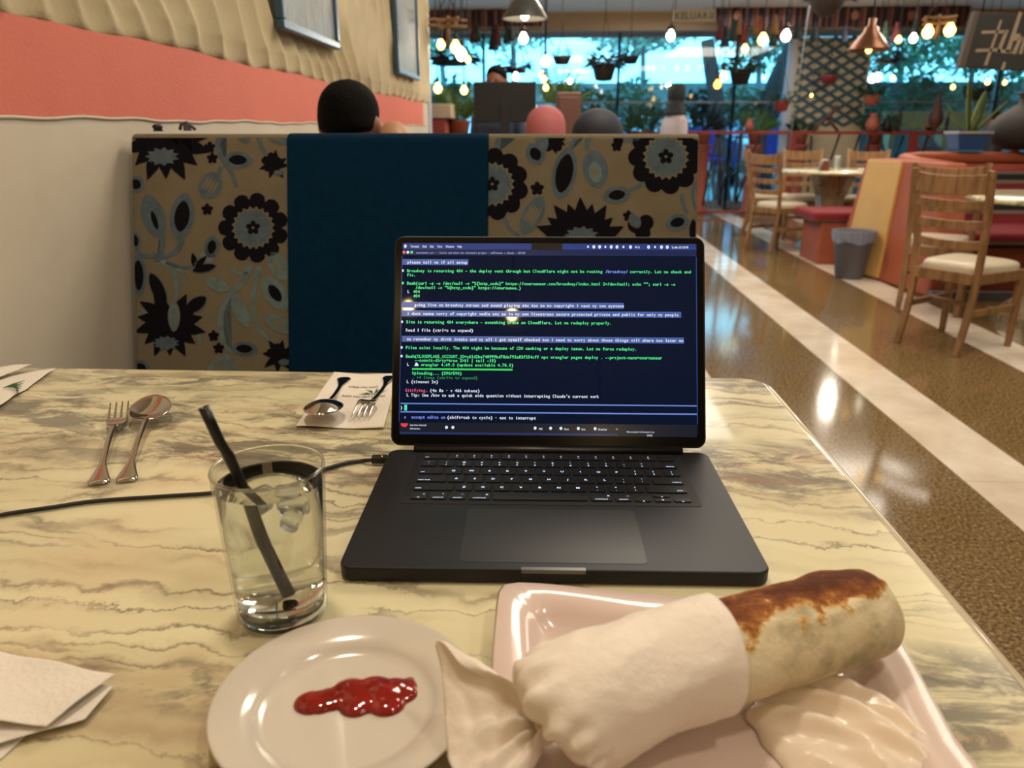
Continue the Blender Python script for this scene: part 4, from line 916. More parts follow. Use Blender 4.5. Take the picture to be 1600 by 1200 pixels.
# ================================================================== PEOPLE
def crown(q):
    if 0 < q.z < .999:
        k_ = (1 - q.z ** 2.9) ** .5 / max(.03, (1 - q.z ** 2) ** .5); q.x *= k_; q.y *= k_
    return q
def person(label, loc, rz, skin, shirt, pants, seated=True, hair=None, scarf=None, cap=None, head_turn=0, scale=1.0, long_top=False):
    o = thing('person', label, 'person', loc, rz); o.scale = (scale,) * 3
    b = MB(); B = lambda p, q, r1, r2: b.tube([p, tuple((p[i] + q[i]) / 2 for i in range(3)), q], [r1, (r1 + r2) / 2, r2], 14)
    z0 = .50 if seated else .93
    # trunk
    zs = [(0, -.02, z0 - .04, .15, .11), (0, -.01, z0 + .08, .145, .10), (0, -.01, z0 + .20, .135, .09), (0, 0, z0 + .34, .160, .105), (0, 0, z0 + .44, .165, .095), (0, 0, z0 + .49, .10, .07), (0, 0, z0 + .53, .055, .055)]
    vs = [(x + rx * math.cos(2 * PI * j / 20), y + ry * math.sin(2 * PI * j / 20), z) for x, y, z, rx, ry in zs for j in range(20)]
    b.add(vs, [(i * 20 + j, i * 20 + (j + 1) % 20, (i + 1) * 20 + (j + 1) % 20, (i + 1) * 20 + j) for i in range(len(zs) - 1) for j in range(20)] + [tuple(range(20))[::-1], tuple(range((len(zs) - 1) * 20, len(zs) * 20))], True)
    b.cyl((0, 0, z0 + .48), (0, .01, z0 + .60), .052, .05)
    hc = (0, .015, z0 + .665)
    def hf(q):
        q = q.copy()
        if q.z < -.2: q.x *= 1 - .28 * (-q.z - .2); q.y = q.y * (1 - .12 * (-q.z)) + .10 * (-q.z - .2)
        return q
    mh = Matrix.Rotation(head_turn, 3, 'Z')
    hd = MB(); hd.ell((0, 0, 0), (.075, .092, .108), 24, 16, fn=hf)
    hd.ell((0, .088, -.012), (.012, .017, .022), 10, 8); hd.ell((0, .080, .022), (.010, .014, .02), 8, 6); hd.ell((0, .080, -.060), (.024, .012, .008), 10, 6)
    for sx in (-1, 1): hd.ell((sx * .081, -.004, -.006), (.011, .020, .031), 10, 8); hd.ell((sx * .030, .078, .006), (.014, .010, .008), 8, 6)
    b.add([mh @ Vector(v) + Vector(hc) for v in hd.v], hd.f, True)
    for sx in (-1, 1):
        sh = (sx * .165, 0, z0 + .42)
        if seated: el_, ha = (sx * .215, .06, z0 + .15), (sx * .13, .30, z0 + .22)
        else: el_, ha = (sx * .215, -.02, z0 + .14), (sx * .20, .12, z0 - .06)
        B(sh, el_, .050, .040); B(el_, ha, .040, .026)
        hdv = (Vector(ha) - Vector(el_)).normalized(); pb = Vector(ha) + hdv * .045; b.ell(tuple(Vector(ha) + hdv * .04), (.034, .034, .022), 12, 8)
        sdv = hdv.cross(Vector((0, 0, 1))).normalized()
        for k, l_ in enumerate((.060, .068, .064, .050)):
            f0 = pb + sdv * (.024 - .016 * k); f1 = f0 + hdv * l_ * .6 + Vector((0, 0, -.006)); f2 = f1 + hdv * l_ * .4 + Vector((0, 0, -.018)); b.tube([f0, f1, f2], [.0085, .0078, .006], 8)
        th = Vector(ha) + hdv * .02 - sdv * sx * .02; b.tube([th, th - sdv * sx * .03 + hdv * .02, th - sdv * sx * .035 + hdv * .045], [.010, .009, .007], 8)
        hip = (sx * .085, 0, z0 - .01)
        if seated: kn, an = (sx * .11, .42, z0 + .01), (sx * .11, .44, .09)
        else: kn, an = (sx * .09, .03 * sx, .50), (sx * .09, -.03 * sx, .08)
        B(hip, kn, .085, .058); B(kn, an, .056, .038); b.ell((an[0], an[1] + .06, .035), (.045, .13, .035), 12, 8)
    if not seated and long_top: b.tube([(0, 0, z0 + .1), (0, 0, z0 - .30)], [.15, .19], 18)
    body = b.build('body', [skin, shirt, pants], o); remesh(body, .009, 3)
    me = body.data
    for m_ in (skin, shirt, pants):
        if len(me.materials) < 3: me.materials.append(m_)
    me.materials[0], me.materials[1], me.materials[2] = skin, shirt, pants
    zn = z0 + .535
    for p in me.polygons:
        c_ = p.center; hand = (c_.y > .27 and seated and c_.z > z0 + .15) or (not seated and c_.z < z0 - .04 and abs(c_.x) > .16 and c_.z > z0 - .3 and not long_top)
        p.material_index = 0 if c_.z > zn or hand else (2 if c_.z < z0 - .01 + (.04 if seated and c_.y > .1 else 0) and not (long_top and c_.z > z0 - .32) else 1); p.use_smooth = True
    # eyes, lips
    for sx in (-1, 1):
        e_ = MB(); p = mh @ Vector((sx * .030, .086, .006)) + Vector(hc); e_.ell(tuple(p), (.010, .006, .006), 10, 8); e_.build('eye', mat('eye_dark', (.08, .06, .05), .3), o)
    if hair:
        h = MB()
        def ff(q):
            q = q.copy(); front = max(0, q.y); q = crown(q); q += q * (.02 * mn.noise(q * 5))
            if q.z < -.25 + .9 * front: q = Vector((q.x * .80, q.y * .80, q.z * .9))
            return q
        h.ell((0, -.004, .006), (.081, .100, .112), 30, 20, fn=ff); h.v = [tuple(mh @ Vector(v) + Vector(hc)) for v in h.v]
        ho = h.build('hair', hair, o); q = ho.modifiers.new('s', 'SUBSURF'); q.levels = q.render_levels = 1
    if scarf:
        h = MB()
        def sf(q):
            q = crown(q.copy())
            if q.y > .45 and q.z < .55: q.y = .45 + (q.y - .45) * .25          # opening round the face
            return q
        h.ell((0, -.006, .006), (.096, .112, .124), 30, 20, fn=sf); h.v = [tuple(mh @ Vector(v) + Vector(hc)) for v in h.v]
        rings = [(.085, .095, -.05), (.095, .105, -.10), (.115, .105, -.14), (.14, .112, -.175), (.15, .115, -.20)]
        vs = [(hc[0] + rx * math.cos(2 * PI * j / 24) * (1 + .03 * math.sin(j * 5)), -.005 + ry * math.sin(2 * PI * j / 24), hc[2] + z) for rx, ry, z in rings for j in range(24)]
        h.add(vs, [(i * 24 + j, i * 24 + (j + 1) % 24, (i + 1) * 24 + (j + 1) % 24, (i + 1) * 24 + j) for i in range(4) for j in range(24)], True)
        h.build('headscarf', scarf, o, solid=.004)
    if cap:
        h = MB(); h.ell((0, 0, .045), (.086, .102, .075), 24, 12); h.add([(x, y, .045) for x, y in ((-.07, .07), (.07, .07), (.055, .15), (-.055, .15))] + [(x, y, .052) for x, y in ((-.07, .07), (.07, .07), (.055, .15), (-.055, .15))], [(0, 1, 2, 3), (4, 5, 6, 7), (2, 3, 7, 6), (1, 2, 6, 5), (0, 3, 7, 4)])
        h.v = [tuple(mh @ Vector(v) + Vector(hc)) for v in h.v]; h.build('cap', cap, o)
    return o
SK = mat('skin_brown', (.50, .33, .24), .55, Subsurface_Weight=.1, Subsurface_Radius=(.01, .004, .002)); SK2 = mat('skin_tan', (.66, .50, .38), .5)
BLK = mat('hair_black', (.035, .03, .028), .85, var=.5, vscale=80, bump=.8, bscale=220, Specular_IOR_Level=.12)
JEAN = mat('trousers_dark', (.14, .15, .20), .8)
def head_at(px_, py_, Y, seated=True, sc=1.0):   # base location so that the crown appears at the pixel
    p = at(px_, py_, Y); return (p.x, Y, p.z - ((.50 if seated else .93) + .665 + .11) * sc)
p = head_at(541, 128, 2.08); ms = person('seated person with short black hair seen from behind over the blue booth panel', (p[0], p[1], 0), 0, SK, mat('shirt_dark', (.16, .16, .18), .8), JEAN, hair=BLK, head_turn=-.18)
def fit(o, p, base):   # raise or lower by sitting height: scale the figure to the seen crown height
    s_ = (p[2] + base) / base; o.scale = (s_, s_, s_)
fit(ms, p, 1.275)
p = head_at(615, 187, 2.95); o = person('bald seated person low behind the blue booth panel, beside the black haired head', (p[0], p[1], 0), .4, SK2, mat('shirt_tan', (.55, .45, .36), .8), JEAN); fit(o, p, 1.275)
p = head_at(853, 172, 3.7); o = person('seated person in a coral pink headscarf behind the right floral panel', (p[0], p[1], 0), .1, SK2, mat('blouse_pink', (.62, .34, .36), .8), JEAN, scarf=mat('scarf_pink', (.66, .36, .37), .75)); fit(o, p, 1.285)
p = head_at(934, 179, 2.75); o = person('seated person in a dark navy headscarf behind the right floral panel', (p[0], p[1], 0), -.2, SK2, mat('blouse_navy', (.12, .14, .22), .8), JEAN, scarf=mat('scarf_navy', (.10, .11, .17), .75)); fit(o, p, 1.285)
p = head_at(777, 103, 5.6, False); o = person('standing person in slate blue behind the back of the black monitor', (p[0], p[1], 0), PI - .3, SK, mat('shirt_slate', (.22, .28, .38), .8), JEAN, seated=False, hair=BLK); fit(o, p, 1.705)
p = head_at(1058, 133, 8.3, False); o = person('standing person in a white tunic and black headscarf facing right', (p[0], p[1], 0), -PI / 2 + .45, SK, mat('tunic_white', (.70, .66, .68), .8), JEAN, seated=False, scarf=mat('scarf_black', (.06, .09, .11), .75), long_top=True); fit(o, p, 1.715)
p = head_at(1432, 186, 9.4); o = person('seated person in grey blue shirt and tan cap behind the red railing', (at(1454, 200, 11.5).x, 11.5, 0), .25, SK, mat('shirt_grey_blue', (.34, .42, .50), .8), JEAN, hair=BLK, cap=mat('cap_tan', (.55, .40, .25), .8)); o.scale = (1.0, 1.0, .98)
p = at(1562, 176, 10.2); o = person('dark haired seated person half hidden by the brown jar', (p.x, p.y, 0), 1.2, SK, mat('shirt_charcoal', (.16, .17, .20), .8), JEAN, hair=BLK); o.scale = (1, 1, (p.z) / 1.275)

for (o_, lb) in (('person.001', 'teal bench the bald person sits on, beside the left wall'), ('person.002', 'teal bench the person in the pink headscarf sits on'), ('person.003', 'teal bench the person in the navy headscarf sits on')):
    q_ = bpy.data.objects[o_]; hs = (.50 - .135) * q_.scale[2]; X0, Y0 = q_.location.x, q_.location.y
    if o_ == 'person.001': xa_, xb_ = X0 - .16, X0 + .22
    else: xa_, xb_ = X0 - .24, X0 + .24
    be = thing('padded_bench', lb, 'bench', ((xa_ + xb_) / 2, Y0, 0)); hw_ = (xb_ - xa_) / 2
    mb = MB(); mb.b2((-hw_, -.16, hs - .07), (hw_, .20, hs)); mb.build('seat', M_TEAL, be, bevel=.02)
    mb = MB(); mb.b2((-hw_ + .03, -.12, 0), (hw_ - .03, .14, hs - .07)); mb.build('base', M_DARKWOOD, be, bevel=.008)
# the booth the black haired person sits in, back to back with the floral one
b2_ = thing('booth_bench', 'plain teal booth seat directly behind the floral booth', 'booth', (0, 0, 0))
mb = MB(); mb.b2((bx0, 1.70, 0), (bx1, 2.34, .36)); mb.build('base', M_DARKWOOD, b2_, bevel=.01)
mb = MB(); mb.b2((bx0, 1.72, .36), (bx1, 2.36, .44)); mb.build('seat', M_TEAL, b2_, bevel=.02)
mb = MB(); mb.hexa([(bx0, 1.72, .44), (bx1, 1.72, .44), (bx1, 1.86, .44), (bx0, 1.86, .44)], [(bx0, 1.69, 1.04), (bx1, 1.69, 1.04), (bx1, 1.74, 1.04), (bx0, 1.74, 1.04)]); mb.build('backrest', M_TEAL, b2_, bevel=.01)

# ================================================================== CASHIER COUNTER AREA
M_COUNTER = mat('counter_brown', (.34, .24, .18), .5)
o = thing('service_counter', 'brown service counter beyond the booths carrying the monitor', 'counter', (-.35, 5.05, 0))
mb = MB(); mb.b2((-.44, -.3, 0), (.75, .3, .98)); mb.build('body', M_COUNTER, o, bevel=.01); mb = MB(); mb.b2((-.46, -.33, .98), (.78, .33, 1.02)); mb.build('countertop', M_DARKWOOD, o, bevel=.006)
o = thing('computer_monitor', 'back of a large black monitor on the service counter', 'monitor', (-.285, 5.0, 1.02))
a_, b_ = at(740, 128, 5.0), at(837, 191, 5.0); M_MON = mat('monitor_black', (.12, .14, .155), .45)
mb = MB(); mb.b2((a_.x + .285, -.02, b_.z - 1.02), (b_.x + .285, .02, a_.z - 1.02)); mb.build('case', M_MON, o, bevel=.006)
mb = MB(); mb.b2((-.03, -.035, .012), (.03, -.018, .25)); mb.build('neck', M_MON, o, bevel=.004); mb = MB(); mb.b2((-.11, -.09, 0), (.11, .07, .012)); mb.build('foot', M_MON, o, bevel=.004)
o = thing('wooden_cabinet', 'tall narrow reddish brown cabinet right of the black monitor', 'cabinet', (0, 0, 0))
a_, b_ = at(870, 144, 5.6), at(907, 205, 5.6); M_CAB = mat('cabinet_red_brown', (.42, .28, .24), .5)
mb = MB(); mb.b2((a_.x, 5.6, 0), (b_.x, 5.95, a_.z)); mb.build('carcass', M_CAB, o, bevel=.008); mb = MB(); mb.b2((a_.x + .015, 5.585, .1), (b_.x - .015, 5.6, a_.z - .03)); d_ = mb.build('door', M_CAB, o, bevel=.004); mb = MB(); mb.cyl((b_.x - .03, 5.58, 1.0), (b_.x - .03, 5.58, 1.08), .005); mb.build('handle', M_STEEL, d_)
# pink folded cloth on a stand and plants by the till
M_GREEN = mat('plant_green', (.16, .30, .16), .6, var=.4, vscale=20); M_GREEN2 = mat('plant_green_light', (.34, .48, .24), .6, var=.3, vscale=20); M_DARKG = mat('plant_dark', (.07, .13, .11), .7, var=.4, vscale=20)
M_TERRA = mat('terracotta', (.58, .30, .22), .7); M_POTR = mat('red_pot', (.50, .16, .14), .5)
def leafquad(mb, p, d, L, W, mi=0):
    d = Vector(d).normalized(); s_ = d.cross(Vector((0, 0, 1)));
    s_ = s_.normalized() if s_.length > .01 else Vector((1, 0, 0)); u_ = s_.cross(d)
    p = Vector(p); q = [p, p + d * L * .45 + s_ * W / 2 + u_ * L * .06, p + d * L - u_ * L * .10, p + d * L * .45 - s_ * W / 2 + u_ * L * .06]
    mb.add(q, [(0, 1, 2), (0, 2, 3)], False, mi)
def fan_palm(name, label, loc, h, n, m, L=.35, seed=1, pot=True):
    o = thing(name, label, 'plant', loc); rd = random.Random(seed)
    if pot:
        mb = MB(); mb.lathe([(0, 0), (.07, 0), (.10, .16), (.108, .17), (.095, .17), (.085, .14), (0, .14)], 18); mb.build('pot', M_TERRA, o)
    for i in range(n):
        a = rd.uniform(0, 2 * PI); el = rd.uniform(.35, 1.35); d = Vector((math.cos(a) * math.cos(el), math.sin(a) * math.cos(el), math.sin(el)))
        p0 = Vector((0, 0, .14 if pot else 0)); mb = MB(); pts = [p0, p0 + d * h * .5, p0 + d * h + Vector((0, 0, -.12 * h * (1 - el / 1.5)))]
        mb.tube(pts, .004, 5)
        for k in range(9):
            q = .35 + .65 * k / 8; c_ = pts[0].lerp(pts[2], q); sd_ = d.cross(Vector((0, 0, 1))).normalized()
            for s_ in (-1, 1): leafquad(mb, c_, d * .6 + sd_ * s_ + Vector((0, 0, -.25)), L * (1.1 - .5 * abs(q - .5)), .02)
        mb.build('frond', m, o, fixn=False)
    return o
p = at(715, 200, 6.3); fan_palm('potted_palm', 'feathery palm in a pot left of the monitor', (p.x, p.y, 1.02 - .0), .26, 9, M_GREEN2, .13, 3)
o = thing('side_table', 'low brown side stand under the feathery palm', 'table', (p.x, p.y, 0)); mb = MB(); mb.b2((-.15, -.15, .98), (.15, .15, 1.02)); mb.build('top', M_DARKWOOD, o)
for sx in (-1, 1):
    for sy in (-1, 1): mb = MB(); mb.cyl((sx * .12, sy * .12, 0), (sx * .12, sy * .12, .98), .015); mb.build('leg', M_DARKWOOD, o)
o = thing('floor_shelf', 'white and red stand against the end of the left wall', 'shelf', (0, 0, 0))
a_, b_ = at(672, 150, 5.9), at(694, 200, 5.9)
mb = MB(); mb.b2((a_.x - .1, 5.95, 0), (b_.x, 6.2, 1.20)); mb.build('body', mat('stand_red', (.60, .24, .20), .6), o, bevel=.006); mb = MB(); mb.b2((a_.x - .08, 5.93, 1.20), (b_.x + .05, 6.2, 1.30)); mb.build('tray', mat('tray_cream', (.72, .64, .54), .6), o, bevel=.006)

# ================================================================== CHAIRS
M_SEAT = mat('cream_vinyl', (.78, .73, .64), .35)
def make_chair(label, w_top=.39, w_bot=.33, hgt=.93, m=M_OAK, seat=M_SEAT):
    o = thing('ladder_back_chair', label, 'chair')
    sh = .44; dp = .40
    for sx in (-1, 1):
        pts = [Vector((sx * w_bot / 2, -.05, 0)), Vector((sx * w_bot / 2, .0, .25)), Vector((sx * (w_bot + .01) / 2, .005, sh)), Vector((sx * (w_bot + w_top) / 4, -.02, .66)), Vector((sx * w_top / 2, -.085, hgt))]
        pts = smooth_path(pts, 4); mb = MB(); vs = []
        for q in pts:
            for dx, dy in ((-.017, -.013), (.017, -.013), (.017, .013), (-.017, .013)): vs.append((q.x + dx, q.y + dy, q.z))
        n = len(pts); mb.add(vs, [(i * 4 + j, i * 4 + (j + 1) % 4, i * 4 + 4 + (j + 1) % 4, i * 4 + 4 + j) for i in range(n - 1) for j in range(4)] + [(3, 2, 1, 0), tuple(range(n * 4 - 4, n * 4))]); mb.build('back_leg', m, o, bevel=.004)
        mb = MB(); x = sx * .185; mb.hexa([(x - .014, dp - .02, 0), (x + .014, dp - .02, 0), (x + .014, dp + .008, 0), (x - .014, dp + .008, 0)], [(x - .019, dp - .025, sh - .02), (x + .019, dp - .025, sh - .02), (x + .019, dp + .012, sh - .02), (x - .019, dp + .012, sh - .02)]); mb.build('front_leg', m, o, bevel=.004)
        mb = MB(); mb.hexa([(sx * w_bot / 2 - .01, .0, .20), (sx * w_bot / 2 + .01, .0, .20), (x + .01, dp - .01, .20), (x - .01, dp - .01, .20)], [(sx * w_bot / 2 - .01, .0, .235), (sx * w_bot / 2 + .01, .0, .235), (x + .01, dp - .01, .235), (x - .01, dp - .01, .235)]); mb.build('stretcher', m, o, bevel=.003)
        mb = MB(); mb.hexa([(sx * w_bot / 2 - .01, .0, sh - .075), (sx * w_bot / 2 + .01, .0, sh - .075), (x + .01, dp - .01, sh - .075), (x - .01, dp - .01, sh - .075)], [(sx * w_bot / 2 - .01, .0, sh - .02), (sx * w_bot / 2 + .01, .0, sh - .02), (x + .01, dp - .01, sh - .02), (x - .01, dp - .01, sh - .02)]); mb.build('seat_rail', m, o, bevel=.003)
    mb = MB(); mb.b2((-.18, dp - .02, sh - .075), (.18, dp + .005, sh - .02)); mb.build('seat_rail', m, o, bevel=.003)
    mb = MB(); mb.b2((-.155, -.01, sh - .075), (.155, .012, sh - .02)); mb.build('seat_rail', m, o, bevel=.003)
    mb = MB(); mb.b2((-.16, .19, .21), (.16, .215, .235)); mb.build('stretcher', m, o, bevel=.003)
    for zc, hh in ((.865, .095), (.765, .045), (.665, .045), (.565, .045)):
        q = (zc - sh) / (hgt - sh); wd = (w_bot + (w_top - w_bot) * q) / 2 - .010; yb = .005 - .09 * q ** 1.3
        mb = MB(); N_ = 14; vs = []
        for i in range(N_ + 1):
            u_ = -1 + 2 * i / N_; y_ = yb - .028 * (1 - u_ * u_); arch = .012 * (1 - u_ * u_) if hh > .06 else .006 * (1 - u_ * u_)
            for dy, dz in ((-.008, -hh / 2), (.008, -hh / 2), (.008, hh / 2), (-.008, hh / 2)): vs.append((u_ * wd, y_ + dy, zc + dz - (arch if dz > 0 else arch * .6)))
        mb.add(vs, [(i * 4 + j, i * 4 + (j + 1) % 4, i * 4 + 4 + (j + 1) % 4, i * 4 + 4 + j) for i in range(N_) for j in range(4)] + [(3, 2, 1, 0), tuple(range(N_ * 4, N_ * 4 + 4))]); mb.build('back_slat', m, o, bevel=.003)
    mb = MB()
    def cush(u, v):
        a = 2 * PI * u; c_, s_ = math.cos(a), math.sin(a); k_ = (abs(c_) ** 5 + abs(s_) ** 5) ** (-.2); r_ = min(1, v * 1.0)
        x = .195 * k_ * c_ * math.sin(min(v, 1) * PI / 2) ** .4; y = .205 + .205 * k_ * s_ * math.sin(min(v, 1) * PI / 2) ** .4
        return (x * (1 + .10 * (y - .2) / .2 - .08), y, sh - .022 + .052 * max(0, math.cos(v * PI / 2)) ** .45)
    mb.grid(cush, 40, 12); mb.build('seat', seat, o)
    return o
ch = make_chair('light oak ladder back chair with cream seat, nearest on the right side of the floor')
ch.location = (2.055, 4.09, 0); ch.rotation_euler.z = R(-57)
def chair(label, x, y, rz, group=None):
    c = copy_tree(ch); c.location = (x, y, 0); c.rotation_euler.z = R(rz); c['label'] = label; return c
chair('oak ladder back chair half hidden behind the nearest right chair', 2.42, 4.95, -28)
chair('oak ladder back chair with cream seat at the left of the far marble table', 2.05, 7.62, -60)
chair('oak chair pushed in behind the far marble table, nearest the railing posts', 2.22, 8.9, -110)
chair('oak chair on the far side of the far marble table, left of the glass tumbler', 2.72, 8.78, 172)
chair('oak chair on the far side of the far marble table, right of the glass tumbler', 3.34, 8.62, 160)

# far marble table and things on it
def round_table(label, x, y, r, h=TZ):
    o = thing('round_table', label, 'table', (x, y, 0))
    mb = MB(); mb.lathe([(0, h - .03), (r - .01, h - .03), (r, h - .022), (r, h - .008), (r - .008, h), (0, h)], 48); mb.build('tabletop', M_MARBLE, o)
    mb = MB(); mb.lathe([(0, 0), (r * .55, 0), (r * .52, .05), (r * .30, .16), (r * .24, .30), (r * .28, .5), (r * .42, h - .06), (r * .46, h - .031), (0, h - .031)], 10, smooth=False); mb.build('pedestal', M_MARBLE2, o)
    return o
t = NT('brown_veined_marble'); n1 = t.noise(t.mapping((5, 5, 1.6)), 2.6, 5, .6, 1.0)
t.col(t.ramp(n1, [(.36, (.56, .48, .36)), (.47, (.64, .56, .43)), (.50, (.26, .20, .15)), (.53, (.60, .52, .40)), (.7, (.50, .42, .32))])); t.set(Roughness=.2); M_MARBLE2 = t.m
round_table('far round marble table with a glass and a napkin holder on top', 2.78, 8.0, .52)
round_table('round marble table in front of the orange booth at the right', 3.03, 4.72, .56)
o = thing('glass_tumbler', 'tall clear glass standing on the far marble table', 'glass', (2.72, 7.75, TZ)); mb = MB(); mb.lathe([(0, 0), (.028, 0), (.034, .14), (.032, .14), (.026, .006), (0, .006)], 20); mb.build('tumbler', M_GLASS, o)
o = thing('napkin_holder', 'steel A-shaped napkin holder on the far marble table', 'holder', (2.58, 7.66, TZ)); mb = MB(); mb.add([(-.05, 0, 0), (.05, 0, 0), (.02, 0, .1), (-.02, 0, .1), (-.05, .05, 0), (.05, .05, 0), (.02, .03, .1), (-.02, .03, .1)], [(0, 1, 2, 3), (4, 5, 6, 7), (0, 3, 7, 4), (1, 2, 6, 5), (2, 3, 7, 6), (0, 1, 5, 4)]); mb.build('frame', M_STEEL, o, bevel=.003); mb = MB(); mb.box((0, .025, .06), (.05, .02, .10)); mb.build('napkins', M_NAP, o)
o = thing('folded_towel', 'white folded napkin lying on the far marble table', 'napkin', (3.0, 7.7, TZ)); mb = MB(); mb.box((0, 0, .012), (.16, .09, .024)); mb.build('cloth', M_NAP, o, bevel=.006)

# ================================================================== ORANGE BOOTH, right
M_OR = mat('orange_upholstery', (.62, .32, .21), .7, var=.08, vscale=10, bump=.2, bscale=200); M_YEL = mat('ochre_panel', (.78, .62, .36), .45, var=.05, vscale=6)
t = NT('striped_kilim'); sp_ = t.n('ShaderNodeSeparateXYZ'); t.l(t.tc, sp_.inputs[0])
fr = t.math('FRACT', t.math('MULTIPLY', sp_.outputs[2], 4.6))
t.col(t.ramp(fr, [(0, (.46, .09, .12)), (.26, (.38, .08, .11)), (.34, (.45, .38, .32)), (.46, (.06, .05, .06)), (.66, (.42, .36, .32)), (.76, (.50, .11, .15))], 'CONSTANT')); t.set(Roughness=.85); M_KIL = t.m
ob = thing('booth_bench', 'orange booth at the right with an ochre end panel and red striped back', 'booth', (0, 0, 0))
WB = [(2.40, 6.62, 0), (2.57, 6.08, 0), (2.64, 5.42, 0), (2.86, 5.38, 0), (2.86, 6.62, 0)]; WT = [(2.55, 6.62, .90), (2.68, 6.2, .90), (2.70, 5.6, .90), (2.84, 5.58, .90), (2.84, 6.62, .90)]
mb = MB(); mb.add(WB + WT, [(4, 3, 2, 1, 0), (5, 6, 7, 8, 9)] + [(i, (i + 1) % 5, 5 + (i + 1) % 5, 5 + i) for i in range(5)]); mb.build('end_wing', M_OR, ob, bevel=.02, seg=3)
# ochre strip set into the wing's left face
def wf(v, z):   # point on the wing's left face; v 0 near .. 1 far, z 0..1
    b0, b1, t0, t1 = Vector(WB[1]), Vector(WB[0]), Vector(WT[1]), Vector(WT[0]); return b0.lerp(b1, v).lerp(t0.lerp(t1, v), z)
mb = MB(); of = Vector((-.020, -.008, .004)); q = [wf(.02, .02), wf(.80, .02), wf(.88, .985), wf(.02, .985)]; mb.hexa([v_ + Vector((.02, 0, 0)) for v_ in q], [v_ + of for v_ in q]); mb.build('ochre_strip', M_YEL, ob, bevel=.004)
mb = MB(); mb.hexa([(2.7, 6.40, 0), (5.2, 6.40, 0), (5.2, 6.78, 0), (2.7, 6.78, 0)], [(2.6, 6.48, .86), (5.2, 6.48, .86), (5.2, 6.78, .86), (2.6, 6.78, .86)]); mb.build('back_wall', M_OR, ob, bevel=.01)
mb = MB(); mb.tube([(2.78, 5.65, .86), (2.78, 6.2, .875), (2.80, 6.5, .895), (2.95, 6.60, .905), (3.4, 6.60, .905), (5.2, 6.60, .905)], .048, 16); mb.build('top_roll', M_OR, ob)
mb = MB(); mb.hexa([(2.88, 6.12, .42), (5.1, 6.12, .42), (5.1, 6.42, .42), (2.88, 6.42, .42)], [(2.88, 6.34, .84), (5.1, 6.34, .84), (5.1, 6.46, .84), (2.88, 6.46, .84)]); mb.build('back_cushion', M_KIL, ob, bevel=.02)
mb = MB(); mb.b2((2.88, 5.55, 0), (5.1, 6.40, .34)); mb.build('seat_base', M_OR, ob, bevel=.01)
mb = MB(); mb.b2((2.88, 5.5, .34), (5.1, 6.30, .44)); mb.build('seat_cushion', M_KIL, ob, bevel=.03, seg=3)
mb = MB(); mb.b2((2.63, 5.34, 0), (5.1, 5.40, .06)); mb.build('skirting', mat('skirting_grey', (.40, .40, .42), .5), ob)
o2 = thing('booth_bench', 'back side of the orange booth, its red striped seat facing the far table', 'booth', (0, 0, 0))
mb = MB(); mb.b2((2.34, 6.86, 0), (4.4, 7.36, .36)); mb.build('seat_base', M_OR, o2, bevel=.01); mb = MB(); mb.b2((2.26, 6.84, .36), (4.4, 7.42, .45)); mb.build('seat_cushion', M_KIL, o2, bevel=.03, seg=3)
# waste bin with liner
bc = onz(1334, 437, 0)
o = thing('waste_bin', 'grey mesh waste bin with a translucent liner beside the ochre booth end', 'bin', (bc.x - .01, bc.y + .09, 0))
M_BIN = mat('bin_grey', (.34, .34, .37), .5); M_LIN = mat('liner_film', (.56, .60, .68), .25, Alpha=.75)
mb = MB(); mb.lathe([(0, .005), (.098, .005), (.100, 0), (.104, .01), (.150, .36), (.155, .37), (.148, .37), (.098, .015), (0, .012)], 32); mb.build('bucket', M_BIN, o)
mb = MB()
def liner(u, v):
    a = 2 * PI * u; z = .285 + .09 * v; r_ = .1445 + .052 * (z - .285) / .36 + .006 + .006 * math.sin(a * 11 + v * 4) * (1 - v) + .004 * math.sin(a * 23)
    return (r_ * math.cos(a), r_ * math.sin(a), z + (.010 * math.sin(a * 5) if v < .1 else 0))
mb.grid(liner, 96, 6); mb.build('liner', M_LIN, o)

# snake plant in blue pot and the brown jar on the booth wall
a_ = at(1508, 238, 6.62)
o = thing('potted_plant', 'snake plant in a square blue pot on top of the orange booth', 'plant', (a_.x, 6.62, .968))
mb = MB(); mb.hexa([(-.095, -.09, 0), (.095, -.09, 0), (.095, .09, 0), (-.095, .09, 0)], [(-.13, -.11, .125), (.13, -.11, .125), (.13, .11, .125), (-.13, .11, .125)]); pt_ = mb.build('pot', mat('pot_blue', (.17, .31, .50), .4), o, bevel=.006)
mb = MB(); mb.b2((-.138, -.12, .120), (.138, .12, .140)); mb.build('rim', mat('pot_rim', (.62, .60, .58), .5), pt_, bevel=.004)
mb = MB(); mb.b2((-.12, -.1, .138), (.12, .1, .143)); mb.build('soil', mat('soil', (.20, .14, .10), .9), pt_)
M_SNK = mat('snake_leaf', (.26, .34, .17), .45, var=.3, vscale=40); M_SNE = mat('snake_edge', (.62, .62, .34), .45)
